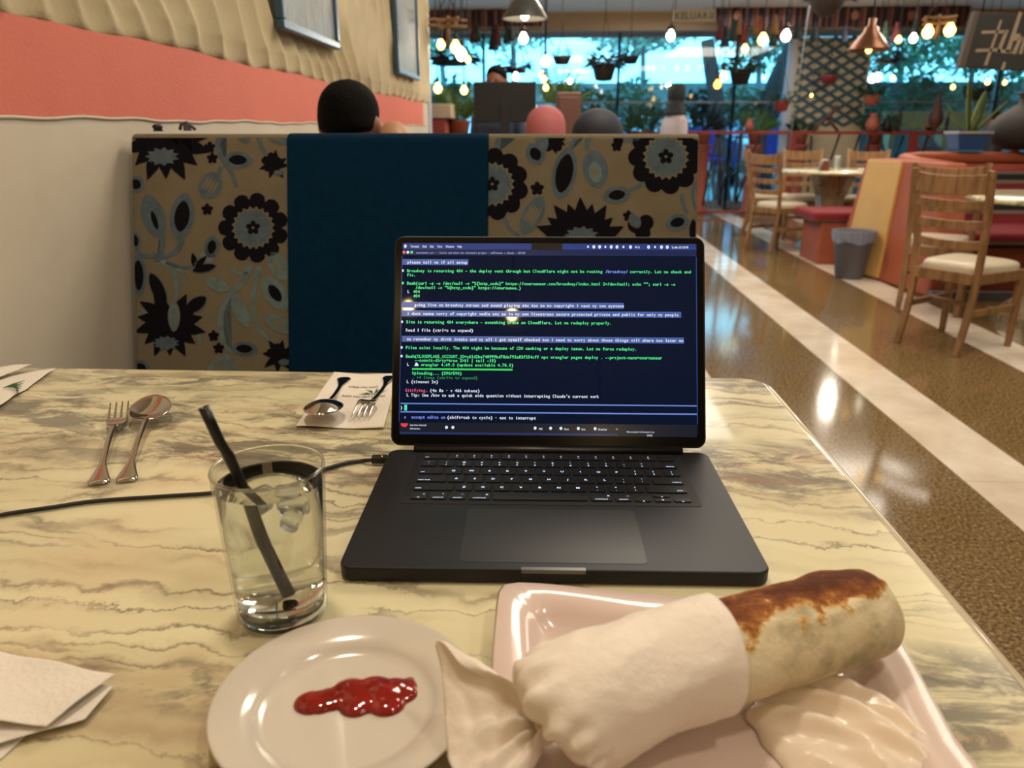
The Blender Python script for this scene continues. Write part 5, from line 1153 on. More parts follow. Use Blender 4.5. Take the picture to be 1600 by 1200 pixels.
for i, (dx, lean, L, W, tw_) in enumerate(((.0, -.16, .44, .040, .2), (.03, .16, .31, .060, -.2), (-.04, -.75, .24, .026, .4), (.05, .85, .26, .028, .1), (-.02, -1.1, .20, .022, 1.2), (.02, .35, .16, .03, .6))):
    for nm, ws, m_, off in (('leaf', 1.0, M_SNK, 0), ('leaf_edge', 1.18, M_SNE, .0012)):
        mb = MB()
        def lf(u, v):
            w_ = W * ws * (math.sin(PI * min(1, (v * .86 + .14))) ** .6 if v < .99 else 0); x = (u - .5) * w_; bend = lean * v * L; return (dx + bend + x * math.cos(tw_), x * math.sin(tw_) + .0 + off + .01 * (u - .5) ** 2, .14 + v * L * math.cos(lean * .5))
        mb.grid(lf, 4, 12); mb.build(nm, m_, o, solid=.002)
a_ = at(1600, 237, 6.62)
o = thing('clay_jar', 'large dark brown clay jar on the orange booth at the right edge', 'jar', (a_.x + .03, 6.66, .968))
mb = MB(); mb.lathe([(0, 0), (.19, 0), (.25, .05), (.285, .12), (.28, .19), (.235, .26), (.15, .32), (.11, .35), (.105, .40), (.125, .42), (.125, .435), (.10, .43), (.09, .40), (0, .39)], 40); mb.build('vessel', mat('jar_clay', (.14, .115, .095), .75, 0, var=.35, vscale=60, bump=.4, bscale=140), o)

# ================================================================== RAILING WITH IRON FIGURES
M_RED = mat('rail_red', (.48, .16, .13), .5); M_IRON = mat('dark_iron', (.12, .09, .08), .5, .4); M_RUST = mat('rusty_figure', (.30, .16, .12), .6)
YR = 10.9
rl = thing('red_railing', 'low dark red railing with slanted iron rods along the glass front', 'railing', (0, YR, 0))
mb = MB(); mb.b2((1.0, -.025, 1.075), (7.5, .025, 1.115)); mb.build('top_rail', M_RED, rl, bevel=.005)
mb = MB(); mb.b2((1.0, -.02, .04), (7.5, .02, .075)); mb.build('bottom_rail', M_RED, rl, bevel=.004)
for x in (1.02, at(1236, 230, YR).x, at(1425, 230, YR).x, 6.1, 7.48):
    mb = MB(); mb.b2((x - .05, -.04, 0), (x + .05, .04, 1.075)); mb.build('post', M_RED, rl, bevel=.005)
for (xa_, ya_, xb_, yb_) in ((1120, 210, 1098, 322), (1124, 210, 1126, 322), (1152, 212, 1122, 320), (1156, 212, 1150, 318), (1186, 212, 1150, 318), (1196, 214, 1190, 300), (1268, 212, 1262, 300), (1312, 210, 1298, 250), (1344, 210, 1330, 250), (1360, 212, 1352, 255), (1376, 212, 1384, 250), (1412, 212, 1396, 255), (1450, 212, 1438, 250)):
    A, B = at(xa_, ya_, YR), at(xb_, yb_, YR); B.z = max(B.z, .06); mb = MB(); mb.cyl((A.x, 0, A.z), (B.x, 0, B.z), .017, .013, 8); mb.build('iron_rod', M_IRON, rl)
def figurine(label, px_, py_, kind, s=1.0):
    a = at(px_, py_, YR); o = thing('iron_figurine', label, 'figurine', (a.x, YR, 1.115)); mb = MB()
    if kind == 'gnome': mb.lathe([(0, 0), (.03, 0), (.035, .03), (.085, .10), (.095, .17), (.075, .25), (.05, .31), (.025, .42), (.0, .55)], 14); mb.build('body', M_RUST, o)
    elif kind == 'cone': mb.lathe([(0, 0), (.07, 0), (.05, .08), (.02, .19), (0, .22)], 12); mb.build('body', M_IRON, o)
    elif kind == 'runner':
        mb.tube([(-.17, 0, 0), (-.08, 0, .10), (.0, 0, .16)], .02, 8); mb.build('leg', M_RUST, o); mb = MB(); mb.tube([(.16, 0, 0), (.08, 0, .08), (0, 0, .16)], .02, 8); mb.build('leg', M_RUST, o)
        mb = MB(); mb.tube([(0, 0, .14), (.04, 0, .22), (.09, 0, .28)], [.03, .035, .02], 8); mb.ell((.10, 0, .30), (.03, .03, .035), 10, 8); mb.build('body', M_RUST, o)
    elif kind == 'pot': mb.lathe([(0, 0), (.05, 0), (.07, .06), (.05, .12), (.03, .14), (.045, .17), (.03, .17), (0, .15)], 16); mb.build('body', M_TERRA, o)
    elif kind == 'slim': mb.lathe([(0, 0), (.04, 0), (.02, .04), (.035, .12), (.03, .20), (.012, .23), (.028, .27), (0, .30)], 12); mb.build('body', M_IRON, o)
    o.scale = (s, s, s)
figurine('brown gnome figurine with tall pointed hat on the red railing', 1459, 205, 'gnome')
figurine('rust red striding figurine on the railing in front of the lattice', 1290, 205, 'runner')
figurine('small dark cone figurine on the railing left of the wooden shelf', 1385, 205, 'cone')
figurine('slim dark figurine on the railing in front of the wooden shelf', 1403, 205, 'slim')
figurine('clay pot figurine on the railing right of the lattice', 1362, 205, 'pot', 1.3)
figurine('slim dark figurine on the railing right of the gnome', 1478, 205, 'slim', .8)
figurine('little clay pot on the railing by the tumbler table', 1170, 205, 'pot', .9)

# lattice panel beyond the glass
LY_ = FAR - .16
a_, b_ = at(1249, 58, LY_), at(1344, 196, LY_)
lp = thing('lattice_panel', 'cream panel with a dark blue diamond lattice standing at the glass front', 'panel', (0, LY_, 0))
M_LATB = mat('lattice_backing', (.72, .66, .54), .7); M_LAT = mat('lattice_blue', (.20, .30, .34), .6)
mb = MB(); mb.b2((a_.x - .02, .0, 0), (b_.x + .02, .04, a_.z)); mb.build('backing', M_LATB, lp)
Wl, Hl = b_.x - a_.x, a_.z - b_.z
cw, chh = Wl / 4, Wl / 4 * .58; k_ = 0
for sg in (-1, 1):
    i = -14
    while i < 18:
        # strip x = a + cw*i + sg*t , z = t*chh/cw ; clip to the panel
        x0_ = i * cw; pts = []
        for zz in np.linspace(0, Hl, 60):
            x = x0_ + sg * zz * cw / chh
            if 0 <= x <= Wl: pts.append((x, zz))
        if len(pts) > 3:
            (xa_, za_), (xb_, zb_) = pts[0], pts[-1]; mb = MB(); d = Vector((xb_ - xa_, 0, zb_ - za_)); L = d.length
            ang_ = math.atan2(d.z, d.x); mb.box((a_.x + (xa_ + xb_) / 2, -.008 * (2 if sg > 0 else 1), b_.z + (za_ + zb_) / 2), (L, .012, .044), Matrix.Rotation(-ang_, 3, 'Y')); mb.build('lattice_strip', M_LAT, lp)
        i += 1
mb = MB(); mb.b2((a_.x - .12, .0, 0), (a_.x - .02, .10, 2.38)); mb.build('white_post', mat('post_white', (.66, .70, .76), .5), lp)
# wooden shelf outside, right
o = thing('wooden_shelf', 'pale wooden shelf board outside the glass at the right', 'shelf', (0, FAR + .8, 0)); a_, b_ = at(1392, 174, FAR + .8), at(1575, 202, FAR + .8)
mb = MB(); mb.b2((a_.x, 0, b_.z), (b_.x, .35, a_.z)); mb.build('board', M_BENCHWOOD, o, bevel=.01)
for x in (a_.x + .1, (a_.x + b_.x) / 2, b_.x - .1): mb = MB(); mb.b2((x - .04, .05, 0), (x + .04, .3, b_.z)); mb.build('leg', M_BENCHWOOD, o)
# ================================================================== LAMPS
def cord(o, z, top, m=M_BLACK, r=.004):
    mb = MB(); mb.cyl((0, 0, z), (0, 0, top), r, n=6); mb.build('cord', m, o)
E_WARMB = emat('bulb_warm', (1, .80, .42), 7.0); E_WHITEB = emat('bulb_white', (1, .97, .85), 9.0); E_SOFT = emat('bulb_gold', (1, .72, .30), 5.0)
def bulb_lamp(label, px_, py_, Y, r, m, group=None, top=CEIL, cage=False):
    p = at(px_, py_, Y); o = thing('hanging_bulb', label, 'lamp', (p.x, p.y, p.z), 0, group)
    mb = MB(); mb.lathe([(0, -r * 1.15), (r * .6, -r * .95), (r, -r * .25), (r * .95, r * .25), (r * .55, r * .9), (r * .38, r * 1.25), (0, r * 1.25)], 18); mb.build('bulb', m, o)
    mb = MB(); mb.cyl((0, 0, r * 1.25), (0, 0, r * 2.4), r * .42, r * .36, 12); mb.build('socket', M_IRON, o); cord(o, r * 2.4, top - p.z)
    if cage:
        for k in range(6):
            a = k * PI / 3; mb = MB(); mb.tube([(r * .4 * math.cos(a), r * .4 * math.sin(a), r * 2.2), (r * 1.5 * math.cos(a), r * 1.5 * math.sin(a), r * .6), (r * 1.3 * math.cos(a), r * 1.3 * math.sin(a), -r * 1.4)], r * .07, 6); mb.build('cage_bar', M_IRON, o)
        mb = MB(); mb.lathe([(r * .2, r * 2.6), (r * .9, r * 1.7), (r * 1.2, r * 1.5), (r * .2, r * 2.2)], 16); mb.build('cap', M_IRON, o)
    return o
BL_ = [
 ('caged white bulb under the exit sign', 1048, 56, 7.2, .038, E_WHITEB, 1), ('white bulb hanging directly below the grey dome lamp', 818, 60, 6.6, .036, E_WHITEB, 1),
 ('warm bulb at the far left, next to the end of the wall, upper', 689, 70, 6.0, .030, E_WARMB, 0), ('large warm bulb second from the wall end', 712, 74, 6.0, .038, E_WARMB, 0),
 ('brightest white bulb of the left cluster', 721, 85, 6.3, .042, E_WHITEB, 0), ('small bulb at the lower right of the left cluster', 731, 93, 6.6, .024, E_WARMB, 0),
 ('low bulb hanging left of the monitor beside the wall end', 684, 138, 6.2, .032, E_WARMB, 0), ('low bulb hanging just left of the monitor', 725, 141, 6.2, .028, E_WARMB, 0),
 ('bulb above the right part of the monitor', 806, 120, 7.5, .030, E_WHITEB, 0), ('top bulb of the string right of the monitor', 852, 96, 7.2, .036, E_WHITEB, 0),
 ('third bulb down in the string right of the monitor', 850, 124, 7.2, .024, E_WARMB, 0), ('lowest bulb in the string right of the monitor', 853, 137, 7.2, .024, E_WARMB, 0), ('second bulb down in the string right of the monitor', 846, 115, 7.4, .020, E_SOFT, 0),
 ('gold bulb among the tassels, right of the exit sign', 1192, 62, 7.8, .046, E_WARMB, 0), ('gold caged bulb next to the white pole', 1228, 56, 7.8, .044, E_WHITEB, 1), ('warm bulb lower left among the tassels', 1164, 76, 8.2, .032, E_WARMB, 0),
 ('gold bulb above the slanting tree trunk', 1131, 119, 9.0, .040, E_WARMB, 0), ('gold bulb beside the slanting tree trunk, lower', 1121, 132, 9.0, .040, E_SOFT, 0),
 ('left gold bulb of the wooden chandelier at right', 1450, 50, 6.4, .040, E_WARMB, 0), ('right gold bulb of the wooden chandelier at right', 1484, 47, 6.4, .040, E_WARMB, 0),
 ('small warm bulb between copper shade and chandelier', 1404, 62, 8.5, .030, E_WARMB, 0), ('white bulb left of the chandelier', 1427, 60, 9.0, .040, E_WHITEB, 0),
 ('left of two bright bulbs right of the lattice', 1363, 123, 10.2, .042, E_WHITEB, 0), ('right of two bright bulbs right of the lattice', 1372, 121, 10.2, .042, E_WHITEB, 0),
 ('small warm bulb above the wooden shelf', 1395, 122, 10.4, .028, E_WARMB, 0), ('small gold bulb left of the snake plant', 1489, 136, 10.2, .026, E_WARMB, 0), ('gold bulb right above the snake plant', 1543, 128, 10.0, .028, E_WARMB, 0), ('gold bulb nearest the right edge above the jar', 1570, 129, 10.0, .024, E_WARMB, 0),
 ('small gold bulb in front of the lattice', 1268, 149, 10.6, .018, E_WARMB, 0)]
for lb, a, b, Y, r_, m_, cg in BL_: bulb_lamp(lb, a, b, Y, r_, m_, None, cage=bool(cg))
# lamps behind the viewer, over the neighbouring tables (they show as glints on the screen)
for i, (x, y, z, lb) in enumerate(((-.475, -1.086, 2.1, 'warm globe bulb behind the viewer, mirrored at the left of the laptop screen'), (-.049, -1.132, 2.1, 'warm globe bulb behind the viewer, mirrored in the middle of the laptop screen'), (.469, -2.439, 2.1, 'globe bulb far behind the viewer, mirrored low on the laptop screen'))):
    o = thing('hanging_bulb', lb, 'lamp', (x, y, z)); mb = MB(); mb.ell((0, 0, 0), (.022, .022, .028), 16, 12); mb.build('bulb', emat('globe_warm', (1, .86, .6), 160), o); mb = MB(); mb.cyl((0, 0, .034), (0, 0, .08), .015); mb.build('socket', M_IRON, o); cord(o, .08, CEIL - z)
# dome and cone pendants
p = at(820, 30, 3.9)
o = thing('pendant_lamp', 'grey metal dome pendant lamp near the ceiling', 'lamp', (p.x, p.y, p.z)); s_ = .105
mb = MB(); mb.lathe([(.012, .135), (.022, .12), (.030, .10), (.060, .075), (.088, .035), (s_, .005), (s_ + .002, 0), (s_ - .003, .002), (.084, .033), (.056, .070), (.02, .095)], 36); mb.build('shade', mat('dome_grey', (.27, .27, .27), .4, .3), o)
mb = MB(); mb.lathe([(.100, .001), (.085, .022), (.055, .060), (.02, .085), (0, .088)], 36); mb.build('lining', mat('dome_lining', (.85, .85, .82), .4), o)
mb = MB(); mb.ell((0, 0, .018), (.020, .020, .024), 14, 10); mb.build('bulb', E_WHITEB, o); cord(o, .13, CEIL - p.z)
p = at(1357, 80, 4.6)
o = thing('pendant_lamp', 'copper cone pendant lamp hanging over the aisle at right', 'lamp', (p.x, p.y, p.z))
mb = MB(); mb.lathe([(.012, .165), (.020, .16), (.018, .13), (.035, .115), (.040, .095), (.075, .055), (.105, .012), (.108, 0), (.103, .002), (.07, .052), (.03, .09)], 36); mb.build('shade', mat('copper_shade', (.46, .32, .24), .3, .8), o)
mb = MB(); mb.ell((0, 0, .008), (.016, .016, .02), 14, 10); mb.build('bulb', E_WARMB, o); cord(o, .16, CEIL - p.z)
# wooden chandeliers
def chandelier(label, px_, py_, Y, w_):
    p = at(px_, py_, Y); o = thing('wooden_chandelier', label, 'chandelier', (p.x, p.y, p.z)); m = mat('chandelier_wood', (.50, .36, .22), .6)
    for k, (dz, rot_) in enumerate(((0, .35), (.035, .30), (.0, -.5), (.035, -.45))):
        mb = MB(); mb.box((0, 0, dz), (w_, .02, .016), Matrix.Rotation(rot_ * (1 if k < 2 else 2), 3, 'Z')); mb.build('bar', m, o, bevel=.003)
    mb = MB(); mb.cyl((0, 0, -.12), (0, 0, .06), .014, .010); mb.build('spindle', m, o)
    for sx in (-1, 1): mb = MB(); mb.tube([(sx * .09, 0, .02), (0, 0, .20)], .004, 6); mb.build('rope', M_IRON, o)
    cord(o, .20, CEIL - p.z)
chandelier('crossed wooden chandelier frame carrying the two gold bulbs at right', 1467, 36, 6.4, .26); chandelier('wooden chandelier frame above the left bulb cluster', 700, 40, 5.6, .26)
# ceiling fan motor / dark basket at top
p = at(1292, 8, 7.2); o = thing('hanging_basket', 'dark wicker basket hanging from the ceiling above the lattice', 'basket', (p.x, p.y, p.z)); mb = MB(); mb.lathe([(0, -.09), (.06, -.085), (.12, -.02), (.16, .07), (.15, .07), (.0, .05)], 20); mb.build('bowl', mat('wicker_dark', (.20, .16, .14), .8, bump=.5, bscale=80), o); cord(o, .05, CEIL - p.z)
mb = MB(); rd = random.Random(5)
for i in range(60): a = rd.uniform(0, 2 * PI); leafquad(mb, (math.cos(a) * .1, math.sin(a) * .1, .06), (math.cos(a), math.sin(a), rd.uniform(-.2, 1)), .16, .03)
tag(mb.build('foliage', M_DARKG, o, fixn=False), kind='stuff')

# ================================================================== SIGNS
p0_, p1_ = at(1052, 15, 8.6), at(1117, 34, 8.6)
o = thing('exit_sign', 'beige hanging sign reading KELUAR with an exit mark', 'sign', ((p0_.x + p1_.x) / 2, 8.6, p1_.z)); w_ = (p1_.x - p0_.x) / 2; h_ = p0_.z - p1_.z
mb = MB(); mb.b2((-w_, -.01, 0), (w_, .02, h_)); mb.build('board', mat('sign_beige', (.52, .47, .38), .6), o, bevel=.003)
mb = MB(); prop(mb, 'KELUAR', -w_ * .90, h_ * .22, h_ * .78, lambda a, b: (a, -.0112, b), sx=.92); mb.add([(w_ * x, -.0112, h_ * z) for x, z in ((.70, .2), (.93, .2), (.93, .8), (.70, .8), (.74, .26), (.89, .26), (.89, .74), (.74, .74))], [(0, 1, 5, 4), (1, 2, 6, 5), (2, 3, 7, 6), (3, 0, 4, 7)]); mb.add([(w_ * x, -.0113, h_ * z) for x, z in ((.77, .3), (.86, .3), (.86, .7), (.80, .6))], [(0, 1, 2, 3)]); mb.build('lettering', mat('sign_ink', (.20, .22, .20), .6), o, fixn=False)
for sx in (-1, 1): mb = MB(); mb.cyl((sx * w_ * .9, 0, h_), (sx * w_ * .9, 0, CEIL - p1_.z), .004, n=6); mb.build('hanger', M_IRON, o)
# dark hanging board with pale strokes at the right edge
Ys = 5.2; O_ = at(1519, 20, Ys); bsc = (at(1619, 20, Ys).x - O_.x) / 100
o = thing('hanging_board', 'dark wooden board with pale hash strokes and letters at the top right', 'sign', (O_.x, Ys, O_.z))
def bp(x, y): return ((x - 1519) * bsc, -(y - 20) * bsc)
T = lambda a, b, h: (a, -h, b)
mb = MB(); mb.prism([bp(1523, 20), bp(1700, 26), bp(1690, 112), bp(1510, 101)], T, -.02, .02); mb.build('board', mat('board_dark', (.13, .13, .125), .6, var=.2, vscale=12), o, bevel=.004)
mb = MB(); mb.prism([bp(1520, 18), bp(1528, 19), bp(1519, 103), bp(1509, 101)], T, -.025, .026); mb.build('frame_edge', mat('board_frame', (.30, .26, .22), .6), o, bevel=.003)
M_STR = mat('pale_stroke', (.56, .50, .42), .7)
for q in (((1562, 31), (1565, 32), (1554, 99), (1549, 99)), ((1536, 47), (1560, 47), (1560, 51), (1536, 52)), ((1560, 47), (1574, 46), (1574, 51), (1560, 51)), ((1532, 74), (1556, 74), (1556, 78), (1532, 79)), ((1556, 74), (1568, 73), (1568, 78), (1556, 78)), ((1573, 46), (1578, 46), (1571, 80), (1565, 79)), ((1566, 75), (1588, 76), (1588, 81), (1566, 80)), ((1589, 20), (1594, 21), (1586, 80), (1579, 79)), ((1590, 52), (1598, 52), (1596, 62), (1588, 62)), ((1596, 56), (1602, 56), (1596, 82), (1590, 82)), ((1604, 56), (1608, 56), (1606, 82), (1601, 82)), ((1579, 94), (1583, 94), (1582, 106), (1577, 106))):
    mb = MB(); mb.prism([bp(*v) for v in q][::-1], T, .02, .023); mb.build('stroke', M_STR, o)
for x in (1535, 1680): A = bp(x, 22); mb = MB(); mb.cyl((A[0], 0, A[1]), (A[0], 0, CEIL - O_.z), .004, n=6); mb.build('hanger', M_IRON, o)

# ================================================================== KILIM VALANCES AND TASSELS
t = NT('kilim_valance'); sp_ = t.n('ShaderNodeSeparateXYZ'); t.l(t.tc, sp_.inputs[0])
fr = t.math('FRACT', t.math('MULTIPLY', sp_.outputs[0], 2.9))
t.col(t.ramp(fr, [(0, (.16, .10, .12)), (.14, (.42, .20, .18)), (.22, (.52, .42, .34)), (.27, (.18, .11, .12)), (.45, (.48, .24, .18)), (.52, (.14, .10, .12)), (.66, (.30, .26, .27)), (.74, (.45, .16, .14)), (.84, (.55, .45, .36)), (.88, (.15, .10, .11))], 'CONSTANT')); t.set(Roughness=.85); M_VAL = t.m
for (xa_, xb_, lb) in ((600, 850, 'striped kilim valance over the glass front at the left'), (1118, 1512, 'long striped kilim valance over the glass front at the right')):
    A, B = at(xa_, 17, 11.2), at(xb_, 41, 11.2); o = thing('kilim_valance', lb, 'valance', ((A.x + B.x) / 2, 11.2, B.z)); w_ = (B.x - A.x) / 2; h_ = CEIL - B.z
    mb = MB(); mb.grid(lambda u, v: ((u * 2 - 1) * w_ * (1 - .03 * (1 - v)), .015 * math.sin(u * 60), v * h_), 160, 6); mb.build('cloth', M_VAL, o, solid=.008)
    if xa_ > 1000:
        for xx in (1152, 1336, 1424):
            c_ = at(xx, 24, 11.17).x - (A.x + B.x) / 2; zc = at(xx, 24, 11.17).z - B.z; mb = MB(); mb.prism([(c_ + .05 * math.cos(k * PI / 4), zc + .06 * math.sin(k * PI / 4)) for k in range(8)], T, .028, .034); mb.build('medallion', mat('medallion', (.62, .42, .34), .8), o)
TCOL = [(.30, .09, .10), (.08, .12, .13), (.42, .14, .13), (.11, .19, .15), (.44, .31, .17), (.09, .12, .18)]
def tassels(label, pts, Y, seed=0):
    A = at(pts[0][0], 40, Y); o = thing('tassel_garland', label, 'garland', (0, Y, 0))
    top = [at(x, 41, Y) for x, y, c, s in pts]; path = []
    for i in range(len(top) - 1): path += [top[i], (top[i] + top[i + 1]) / 2 + Vector((0, 0, -.05))]
    path.append(top[-1])
    for q in (top[0], top[-1]): mb = MB(); mb.cyl((q.x, 0, q.z), (q.x, 0, CEIL), .003, n=5); mb.build('hanging_line', M_IRON, o)
    mb = MB(); mb.tube([Vector((q.x, 0, q.z)) for q in smooth_path(path, 4)], .004, 5); mb.build('string', M_IRON, o)
    for i, (x, y, c, s) in enumerate(pts):
        q = at(x, y, Y); mb = MB(); h = .085 * s
        mb.tube([(top[i].x, 0, top[i].z), (q.x, 0, q.z + h)], .003, 5); mb.lathe([(0, h), (.014 * s, h * .95), (.018 * s, h * .6), (.014 * s, h * .5), (.034 * s, -h * .3), (.045 * s, -h), (0, -h)], 10, c=(q.x, 0, q.z)); mb.build('tassel', mat('tassel_%d' % c, TCOL[c], .9), o)
tassels('dark tassel garland hanging under the left valance', [(697, 50, 0, 1.1), (740, 51, 0, 1.1), (745, 50, 3, 1.1), (771, 60, 1, 1.3), (776, 54, 0, 1.2), (792, 54, 3, 1.0), (798, 50, 1, 1.0)], 8.6)
tassels('coloured tassel garland hanging under the right valance', [(1125, 47, 0, 1.2), (1133, 57, 5, 1.2), (1147, 47, 3, 1.3), (1154, 40, 4, 1.1), (1162, 53, 2, 1.2), (1183, 40, 4, 1.1), (1187, 39, 2, 1.1), (1209, 55, 3, 1.2), (1211, 38, 4, 1.2), (1220, 46, 0, 1.2), (1247, 46, 1, 1.1), (1273, 48, 1, 1.1), (1320, 52, 5, 1.0), (1383, 48, 3, 1.2), (1400, 50, 0, 1.2), (1429, 46, 1, 1.1)], 9.4)

# ================================================================== HANGING PLANTERS (inside the glass)
def planter(label, px_, py_, Y, r_, pot, m, n=90, seed=0, pr=.6, up=.6, flatp=False):
    p = at(px_, py_, Y); o = thing('hanging_planter', label, 'plant', (p.x, p.y, p.z)); rd = random.Random(seed); mb = MB()
    if flatp: mb.lathe([(0, -.04), (r_ * .6, -.035), (r_ * pr, 0), (r_ * pr * .95, .01), (0, .02)], 18)
    else: mb.lathe([(0, -r_ * .8), (r_ * pr * .7, -r_ * .75), (r_ * pr, -.02), (r_ * pr * 1.08, 0), (0, -.01)], 18)
    mb.build('pot', pot, o); mb = MB()
    for i in range(n):
        a = rd.uniform(0, 2 * PI); q = rd.random() ** .5 * r_ * .7; e_ = rd.uniform(-.7, 1.0) * up; leafquad(mb, (q * math.cos(a), q * math.sin(a), rd.uniform(0, .5) * r_ * (e_ + .6)), (math.cos(a), math.sin(a), e_), rd.uniform(.35, .8) * r_, r_ * .22)
    tag(mb.build('foliage', m, o, fixn=False), kind='stuff')
    for k in range(3): a = 2 * PI * k / 3; mb = MB(); mb.cyl((r_ * pr * math.cos(a), r_ * pr * math.sin(a), 0), (0, 0, r_ * 2.2), .003, n=5); mb.build('wire', M_IRON, o)
    cord(o, r_ * 2.2, CEIL - p.z)
planter('wide dark hanging planter above the monitor at left', 705, 96, 8.0, .26, M_DARKG, M_DARKG, 80, 1, flatp=True, up=.3)
planter('flat dark hanging planter right above the seated silhouette', 806, 108, 8.4, .17, M_IRON, M_DARKG, 60, 2, flatp=True, up=.5)
planter('round bushy hanging planter in the middle of the glass front', 944, 101, 9.2, .22, M_IRON, M_DARKG, 150, 3)
planter('dark square hanging planter left of the bushy one', 878, 88, 9.2, .11, M_IRON, M_GREEN, 50, 4, pr=.9)
planter('dark hanging planter right of the bushy one', 985, 88, 9.8, .11, M_IRON, M_DARKG, 60, 5, pr=.9)
planter('green hanging planter beside the slanting tree trunk', 1158, 108, 9.8, .22, M_IRON, M_GREEN, 120, 6)
planter('red pot hanging planter in front of the lattice', 1296, 118, 11.3, .13, M_POTR, M_GREEN, 70, 7, pr=.85)
planter('dark ring shaped hanging planter right of the copper lamp', 1390, 94, 10.0, .16, M_IRON, M_DARKG, 80, 8, flatp=True)
planter('bronze hanging planter with trailing leaves above the clay jar pot', 1222, 158, 9.8, .15, M_POTR, M_GREEN, 80, 9)
planter('large dark urn planter hanging above the shelf at right', 1527, 140, 10.6, .16, M_DARKG, M_DARKG, 60, 10, pr=1.0)
planter('leafy hanging planter right of the lattice', 1363, 148, 10.8, .17, M_TERRA, M_GREEN, 110, 11)
for lb, a, b, Y, s__, mm, L_ in (('leafy potted plant beneath the arch on the railing side', 1180, 206, 11.3, .34, M_GREEN2, .14), ('palm beside the railing right of the white tunic', 1100, 206, 11.4, .42, M_DARKG, .16), ('small palm right of the lattice behind the railing', 1368, 206, 11.4, .34, M_GREEN, .14), ('spiky plant before the lattice foot', 1252, 206, 11.5, .24, M_GREEN, .10), ('bushy green palm beyond the pink headscarf', 1000, 206, 10.8, .36, M_GREEN, .15), ('pale green palm standing behind the brown cabinet', 870, 170, 8.3, .40, M_GREEN2, .16)):
    p = at(a, b, Y); zt = p.z - .17; fan_palm('potted_palm', lb, (p.x, p.y, zt), s__, 12, mm, L_, int(a))
    o = thing('plant_stand', 'terracotta column under the ' + lb.split(' ')[0] + ' ' + lb.split(' ')[1] + ' ' + ' '.join(lb.split(' ')[2:7]), 'stand', (p.x, p.y, 0)); mb = MB(); mb.lathe([(0, 0), (.13, 0), (.12, .04), (.09, .08), (.09, zt - .08), (.12, zt - .03), (.12, zt), (0, zt)], 16); mb.build('column', M_TERRA, o)

# ================================================================== OUTSIDE: trunks, trees, cars, wall
M_TRUNK = mat('trunk_grey', (.42, .42, .42), .8, var=.2, vscale=6); M_LEAF = mat('tree_leaf', (.30, .48, .34), .6, var=.5, vscale=2); M_LEAF2 = mat('tree_leaf_pale', (.55, .72, .62), .6, var=.3, vscale=2)
def trunk(name, label, pts, Y, rs, cat='tree'):
    o = thing(name, label, cat, (0, Y, 0)); P_ = [at(a, b, Y) for a, b in pts]; P_[-1].z = 0
    mb = MB(); mb.tube([Vector((q.x, 0, q.z)) for q in smooth_path(P_, 5)], [rs[0] + (rs[1] - rs[0]) * i / (5 * (len(P_) - 1)) for i in range(5 * (len(P_) - 1) + 1)], 12); mb.build('trunk', M_TRUNK, o); return o
trunk('tree_trunk', 'slanting grey tree trunk outside, right of the white tunic figure', ((1105, 62), (1110, 100), (1119, 160), (1121, 230), (1128, 320)), FAR + 1.0, (.10, .15))
trunk('tree_trunk', 'grey leaning trunk outside, left of the lattice panel', ((1246, 60), (1222, 110), (1206, 150), (1196, 220), (1200, 300)), FAR + 1.2, (.14, .16))
mb_ = None
def tree(label, x, Y, zc, rx, rz_, n, m, seed, trunk_=True):
    o = thing('street_tree', label, 'tree', (x, Y, 0)); rd = random.Random(seed); mb = MB()
    for i in range(n):
        u_, v_ = rd.uniform(0, 2 * PI), math.acos(rd.uniform(-1, 1)); q = rd.random() ** .4
        p = (rx * q * math.sin(v_) * math.cos(u_), rx * .6 * q * math.sin(v_) * math.sin(u_), zc + rz_ * q * math.cos(v_))
        leafquad(mb, p, (rd.uniform(-1, 1), rd.uniform(-1, 1), rd.uniform(-.6, .6)), rd.uniform(.14, .34), rd.uniform(.08, .17))
    tag(mb.build('crown', m, o, fixn=False), kind='stuff')
    mb = MB(); mb.tube([(0, 0, 0), (.1, 0, zc * .5), (0, 0, zc)], [.14, .10, .05], 8); mb.build('trunk', M_TRUNK, o)
    for k in range(5): a = k * 1.3; mb = MB(); mb.tube([(0, 0, zc - rz_ * .6), (math.cos(a) * rx * .5, math.sin(a) * .5, zc + .1), (math.cos(a + .3) * rx * .9, math.sin(a) * .8, zc + rz_ * .7)], [.05, .03, .015], 6); mb.build('branch', M_TRUNK, o)
for i, (px_, Y, zc, rx, rz_, n, mm, lb) in enumerate((
    (690, 22.6, 3.45, 1.3, .5, 700, M_LEAF2, 'tree crown outside at the far left of the glass front'), (800, 22.2, 3.6, 1.1, .45, 600, M_LEAF2, 'tree outside straight above the black monitor'), (1000, 22.8, 3.6, 1.5, .45, 800, M_LEAF2, 'tree outside above the pink headscarf'),
    (1180, 22.2, 3.3, 1.3, .7, 700, M_LEAF, 'tree outside between the two leaning trunks'), (1400, 21.6, 3.1, 1.4, .8, 1100, M_LEAF, 'dark tree outside right of the lattice'), (1510, 22.6, 3.3, 1.3, .8, 1100, M_LEAF, 'dark tree outside behind the chandelier'), (1600, 21.8, 3.0, 1.2, .7, 800, M_LEAF, 'dark tree outside behind the hanging board'))):
    p = at(px_, 150, Y); tree(lb, p.x, Y, zc, rx, rz_, n, mm, 40 + i)
